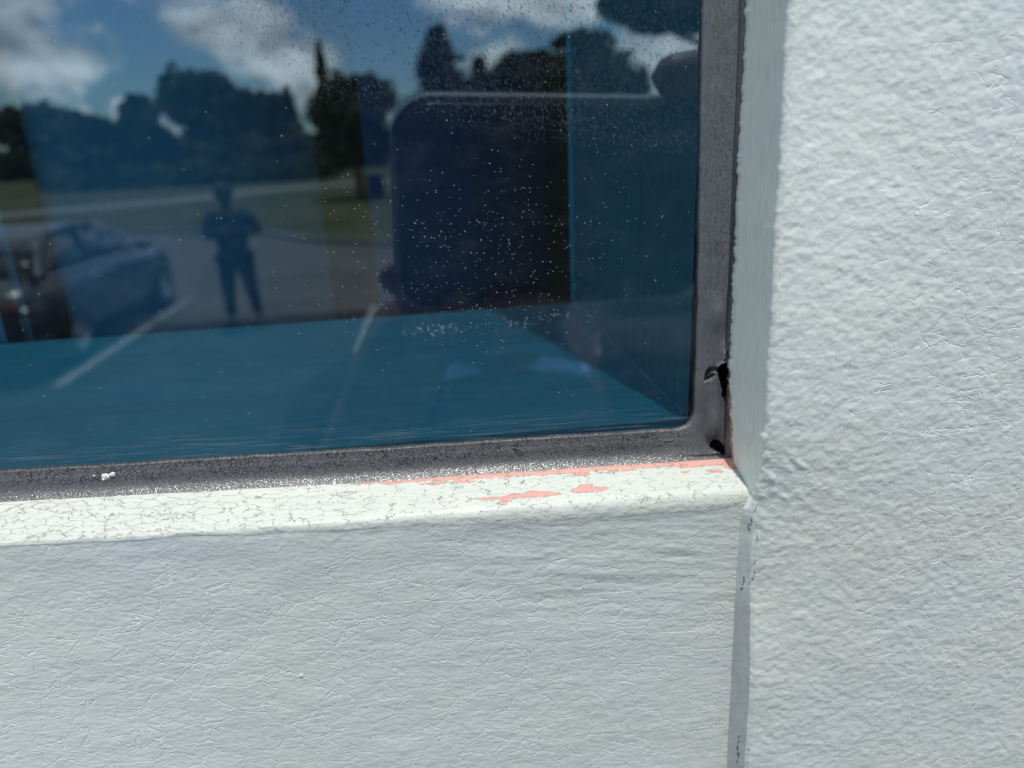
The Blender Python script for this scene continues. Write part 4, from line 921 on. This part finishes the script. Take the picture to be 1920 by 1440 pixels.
# ---- the man waiting in the car park, one hand on his hip
px_, py_ = -2.54, -9.32
man = link('person', None, loc=(px_, py_, 0), rz=-.05); man.scale = (1.2, 1.1, 1); tag(man, 'person in dark top and trousers standing with hands at the chest on the car park', 'person')
legs = [[(0, 0, .95, .13, .11), (-.09, 0, .86, .10), (-.115, .01, .48, .062), (-.13, -.01, .10, .042)], [(0, 0, .95, .13, .11), (.09, 0, .86, .10), (.12, .02, .48, .062), (.15, 0, .10, .042)]]
tors = [[(0, 0, .95, .13, .11), (0, 0, 1.12, .135, .10), (0, 0, 1.30, .185, .125), (0, 0, 1.42, .16, .10), (0, .0, 1.49, .06), (0, .015, 1.58, .055)]]
armsb = [[(-.05, 0, 1.41, .06), (-.19, 0, 1.40, .058), (-.235, .03, 1.13, .045), (-.07, .25, 1.22, .031)], [(.05, 0, 1.41, .06), (.19, 0, 1.40, .058), (.30, .02, 1.16, .045), (.07, .25, 1.20, .031)]]
hands = arm_hand((-.07, .25, 1.22), (.8, .5, .25), (0, -.3, 1), .95)+arm_hand((.07, .25, 1.20), (-.8, .5, .2), (0, -.3, 1), .95)
feet = [[(-.13, -.03, .08, .045), (-.135, .06, .05, .045, .035), (-.14, .15, .035, .042, .028)], [(.15, -.02, .08, .045), (.16, .07, .05, .045, .035), (.17, .16, .035, .042, .028)]]
fused('body', [skinmesh(tors+legs), skinmesh([armsb[0]]), skinmesh([armsb[1]]), headmesh((0, .06, 1.64), 1.12, 0, -.35), *[skinmesh([c_]) for c_ in hands]], .0075, m_skin, man)
hair((0, .06, 1.64), 1.13, man, m_hair, 0, -.35)
gr = lambda chs, d_: [[(*q[:3], *[k+d_ for k in q[3:]]) for q in c_] for c_ in chs]
fused('shirt', [skinmesh(gr([[(0, 0, .88, .14, .12), (0, 0, .95, .15, .12), (0, 0, 1.12, .165, .12), (0, 0, 1.30, .19, .13), (0, 0, 1.42, .16, .10)]], .02)), skinmesh(gr([armsb[0]], .016)), skinmesh(gr([armsb[1]], .016))], .009, m_shirt, man)
fused('trousers', [skinmesh(gr(legs, .018))], .009, m_trous, man)
for c_ in feet: fused('shoe', [skinmesh(gr([c_], .006))], .006, m_shoe, man)

# ---------------------------------------------------------------- the phone that takes the picture, and who holds it
def ph(r_, u_, f_): return CAM+CX*r_-CD*u_+CF*f_        # right, up, forward of the phone's back
phone = link('phone', None); phone.matrix_world = M.copy()
tag(phone, 'dark phone with a pale rim held flat towards the glass', 'phone')
PX0, PX1, PU0, PU1 = -.0148, .1330, -.0790, .0156
def rrect(x0_, x1_, y0_, y1_, r_, z, n=10):
    o_ = []
    for (cx_, cy_, a0) in [(x1_-r_, y1_-r_, 0), (x0_+r_, y1_-r_, 90), (x0_+r_, y0_+r_, 180), (x1_-r_, y0_+r_, 270)]:
        for k in range(n): an = math.radians(a0+90*k/(n-1)); o_.append((cx_+r_*math.cos(an), cy_+r_*math.sin(an), z))
    return o_
# phone local axes: x right, y up, z back (the camera looks along -z); its back plate lies 2 mm behind the lens
m_back = simple('phone_back', (.010, .012, .018), .35, .4, .05, 60); m_rim = simple('phone_rim', (.11, .12, .13), .45, .5, .05, 60, .3)
g_ = .0022
loft('rim', [rrect(PX0+g_, PX1-g_, PU0+g_, PU1-g_, .0145, .0022), rrect(PX0, PX1, PU0, PU1, .0165, .0034), rrect(PX0, PX1, PU0, PU1, .0165, .0092), rrect(PX0+g_, PX1-g_, PU0+g_, PU1-g_, .0145, .0104)], m_rim, phone, False)
loft('back_plate', [rrect(PX0+g_, PX1-g_, PU0+g_, PU1-g_, .0145, .0023), rrect(PX0+g_+.0002, PX1-g_-.0002, PU0+g_+.0002, PU1-g_-.0002, .0145, .0016)], m_back, phone, False)
loft('screen', [rrect(PX0+.003, PX1-.003, PU0+.003, PU1-.003, .011, .0103), rrect(PX0+.003, PX1-.003, PU0+.003, PU1-.003, .011, .0108)], m_cglass, phone, False)
cb = loft('camera_bump', [rrect(-.0125, .0185, -.0240, .0115, .007, .0017), rrect(-.0130, .0190, -.0245, .0120, .0075, .0009), rrect(-.0130, .0190, -.0245, .0120, .0075, .0007)], m_back, phone, False)
def ringtube(name, c, r0, r1, z0_, z1_, mat, par, seg=28):
    V_ = [(c[0]+math.cos(2*math.pi*k/seg)*q, c[1]+math.sin(2*math.pi*k/seg)*q, z) for q, z in ((r0, z0_), (r1, z0_), (r1, z1_), (r0, z1_)) for k in range(seg)]
    return link(name, npmesh(name, np.array(V_), np.array([(i*seg+k, i*seg+(k+1) % seg, ((i+1) % 4)*seg+(k+1) % seg, ((i+1) % 4)*seg+k) for i in range(4) for k in range(seg)])), mat, par)
ringtube('lens', (0, 0), .0046, .0062, -.0003, .0008, m_dark, cb); ringtube('lens', (0, -.0150), .0008, .0062, -.0003, .0008, m_dark, cb); ringtube('lens', (.0140, -.0070), .0008, .0062, -.0003, .0008, m_dark, cb)

PY, PX = -.62, .075                               # the photographer stands on the walkway
ZF = .62
who = link('person', None, loc=(0, 0, 0)); tag(who, 'person in a dark shirt with a blue collar holding up the phone', 'person')
sh = H-.25
P3 = lambda x, y, z, *r_: (x, y, z, *r_)
rw = ph(.172, -.030, -.055); lw = ph(.010, -.110, -.075)
tors = [[P3(PX, PY, ZF+.90, .14, .12), P3(PX, PY, ZF+1.02, .14, .11), P3(PX, PY, sh-.12, .17, .12), P3(PX, PY+.01, sh, .14, .09), P3(PX-.01, PY+.03, sh+.07, .055), P3(PX-.02, PY+.06, sh+.15, .055)]]
rel = (PX+.31, PY+.10, sh-.24); lel = (PX-.27, PY+.14, sh-.24)
arm = [[P3(PX+.05, PY+.01, sh-.01, .06), P3(PX+.19, PY+.01, sh-.01, .055), P3(*rel, .042), P3(*rw, .030)], [P3(PX-.05, PY+.01, sh-.01, .06), P3(PX-.19, PY+.01, sh-.01, .055), P3(*lel, .042), P3(*lw, .030)]]
legs = [[P3(PX, PY, ZF+.90, .14, .12), P3(PX-.09, PY, ZF+.80, .10), P3(PX-.11, PY+.01, ZF+.45, .062), P3(PX-.12, PY-.02, ZF+.09, .042)], [P3(PX, PY, ZF+.90, .14, .12), P3(PX+.09, PY, ZF+.80, .10), P3(PX+.11, PY+.01, ZF+.45, .062), P3(PX+.13, PY-.02, ZF+.09, .042)]]
pc3 = lambda a, r_: (*ph(*a), r_)
def fing(*a): return [pc3(q[:3], q[3]) for q in a]
Rp = (.166, -.032, -.022); Lp = (.018, -.092, -.030)
hd = [fing((.172, -.030, -.055, .028), (.168, -.031, -.030, .030), (*Rp, .028)),
      fing((*Rp, .020), (.158, .006, -.020, .0105), (.140, .0245, -.008, .0110), (.112, .0250, -.004, .0118), (.0875, .0238, -.002, .0112)),
      fing((*Rp, .020), (.152, -.012, -.006, .0105), (.141, -.012, .006, .0095), (.126, -.013, .0085, .0085)),
      fing((*Rp, .020), (.152, -.032, -.006, .0105), (.141, -.033, .006, .0095), (.124, -.034, .0085, .0085)),
      fing((*Rp, .020), (.152, -.052, -.006, .0100), (.142, -.055, .005, .0090), (.129, -.056, .0080, .0078)),
      fing((*Rp, .020), (.150, -.052, -.026, .0120), (.128, -.046, -.022, .0105), (.112, -.040, -.0215, .0095)),
      fing((.010, -.110, -.075, .028), (.014, -.100, -.050, .030), (*Lp, .027)),
      fing((*Lp, .020), (.000, -.075, -.026, .0105), (-.0150, -.072, -.018, .0090), (-.0175, -.063, -.006, .0080), (-.0160, -.0565, .000, .0066)),
      fing((*Lp, .020), (.012, -.078, -.012, .0105), (.010, -.0805, -.004, .0095), (.012, -.066, .0045, .0080)),
      fing((*Lp, .020), (.032, -.079, -.012, .0105), (.031, -.0805, -.004, .0095), (.033, -.065, .0045, .0080)),
      fing((*Lp, .020), (.050, -.081, -.014, .0100), (.050, -.0805, -.004, .0090), (.051, -.067, .0045, .0075)),
      fing((*Lp, .020), (.036, -.078, -.034, .0120), (.046, -.062, -.026, .0105), (.052, -.050, -.0215, .0095))]
hc = (PX-.025, PY+.105, H-.105)
fused('body', [skinmesh(tors+legs), skinmesh([arm[0]]), skinmesh([arm[1]]), headmesh(hc, 1.0, 0, -.05), *[skinmesh([c_]) for c_ in hd]], .0050, m_skin2, who, 3)
hair(hc, 1.0, who, m_hair, 0, -.05)
sl = [[P3(PX+.05, PY+.01, sh-.01, .07), P3(PX+.19, PY+.01, sh-.01, .055), P3(*(.65*np.array(rel)+.35*np.array((PX+.19, PY+.01, sh-.01))), .050)], [P3(PX-.05, PY+.01, sh-.01, .07), P3(PX-.19, PY+.01, sh-.01, .055), P3(*(.65*np.array(lel)+.35*np.array((PX-.19, PY+.01, sh-.01))), .050)]]
fused('shirt', [skinmesh(gr([tors[0][:4]]+[[P3(PX, PY, ZF+.90, .14, .12), P3(PX, PY, ZF+.84, .13, .11)]], .016))]+[skinmesh(gr([q_], .016)) for q_ in sl], .008, m_blue, who)
fused('trousers', [skinmesh(gr(legs, .018))], .009, m_trous, who)
for sx_ in (-.12, .13): fused('shoe', [skinmesh([[P3(PX+sx_, PY-.04, ZF+.07, .05), P3(PX+sx_, PY+.05, ZF+.05, .048, .038), P3(PX+sx_*1.1, PY+.15, ZF+.04, .045, .032)]])], .006, m_shoe, who)
cpt = [(PX-.085, PY+.145, sh+.052), (PX-.045, PY+.150, sh+.060), (PX-.005, PY+.140, sh+.056), (PX+.035, PY+.115, sh+.042), (PX+.065, PY+.09, sh+.026)]
loft('collar', [[(x_c+.000, y_c+q*.012, z_c+w_c*.7) for q, w_c in ((-1, 0), (0, .012*k_c), (1, .004), (1, -.008), (0, -.004), (-1, -.006))] for (x_c, y_c, z_c), k_c in zip(cpt, (.3, .8, .8, .6, .2))], simple('blue_collar_cloth', (.30, .45, .80), .9, .2), who)
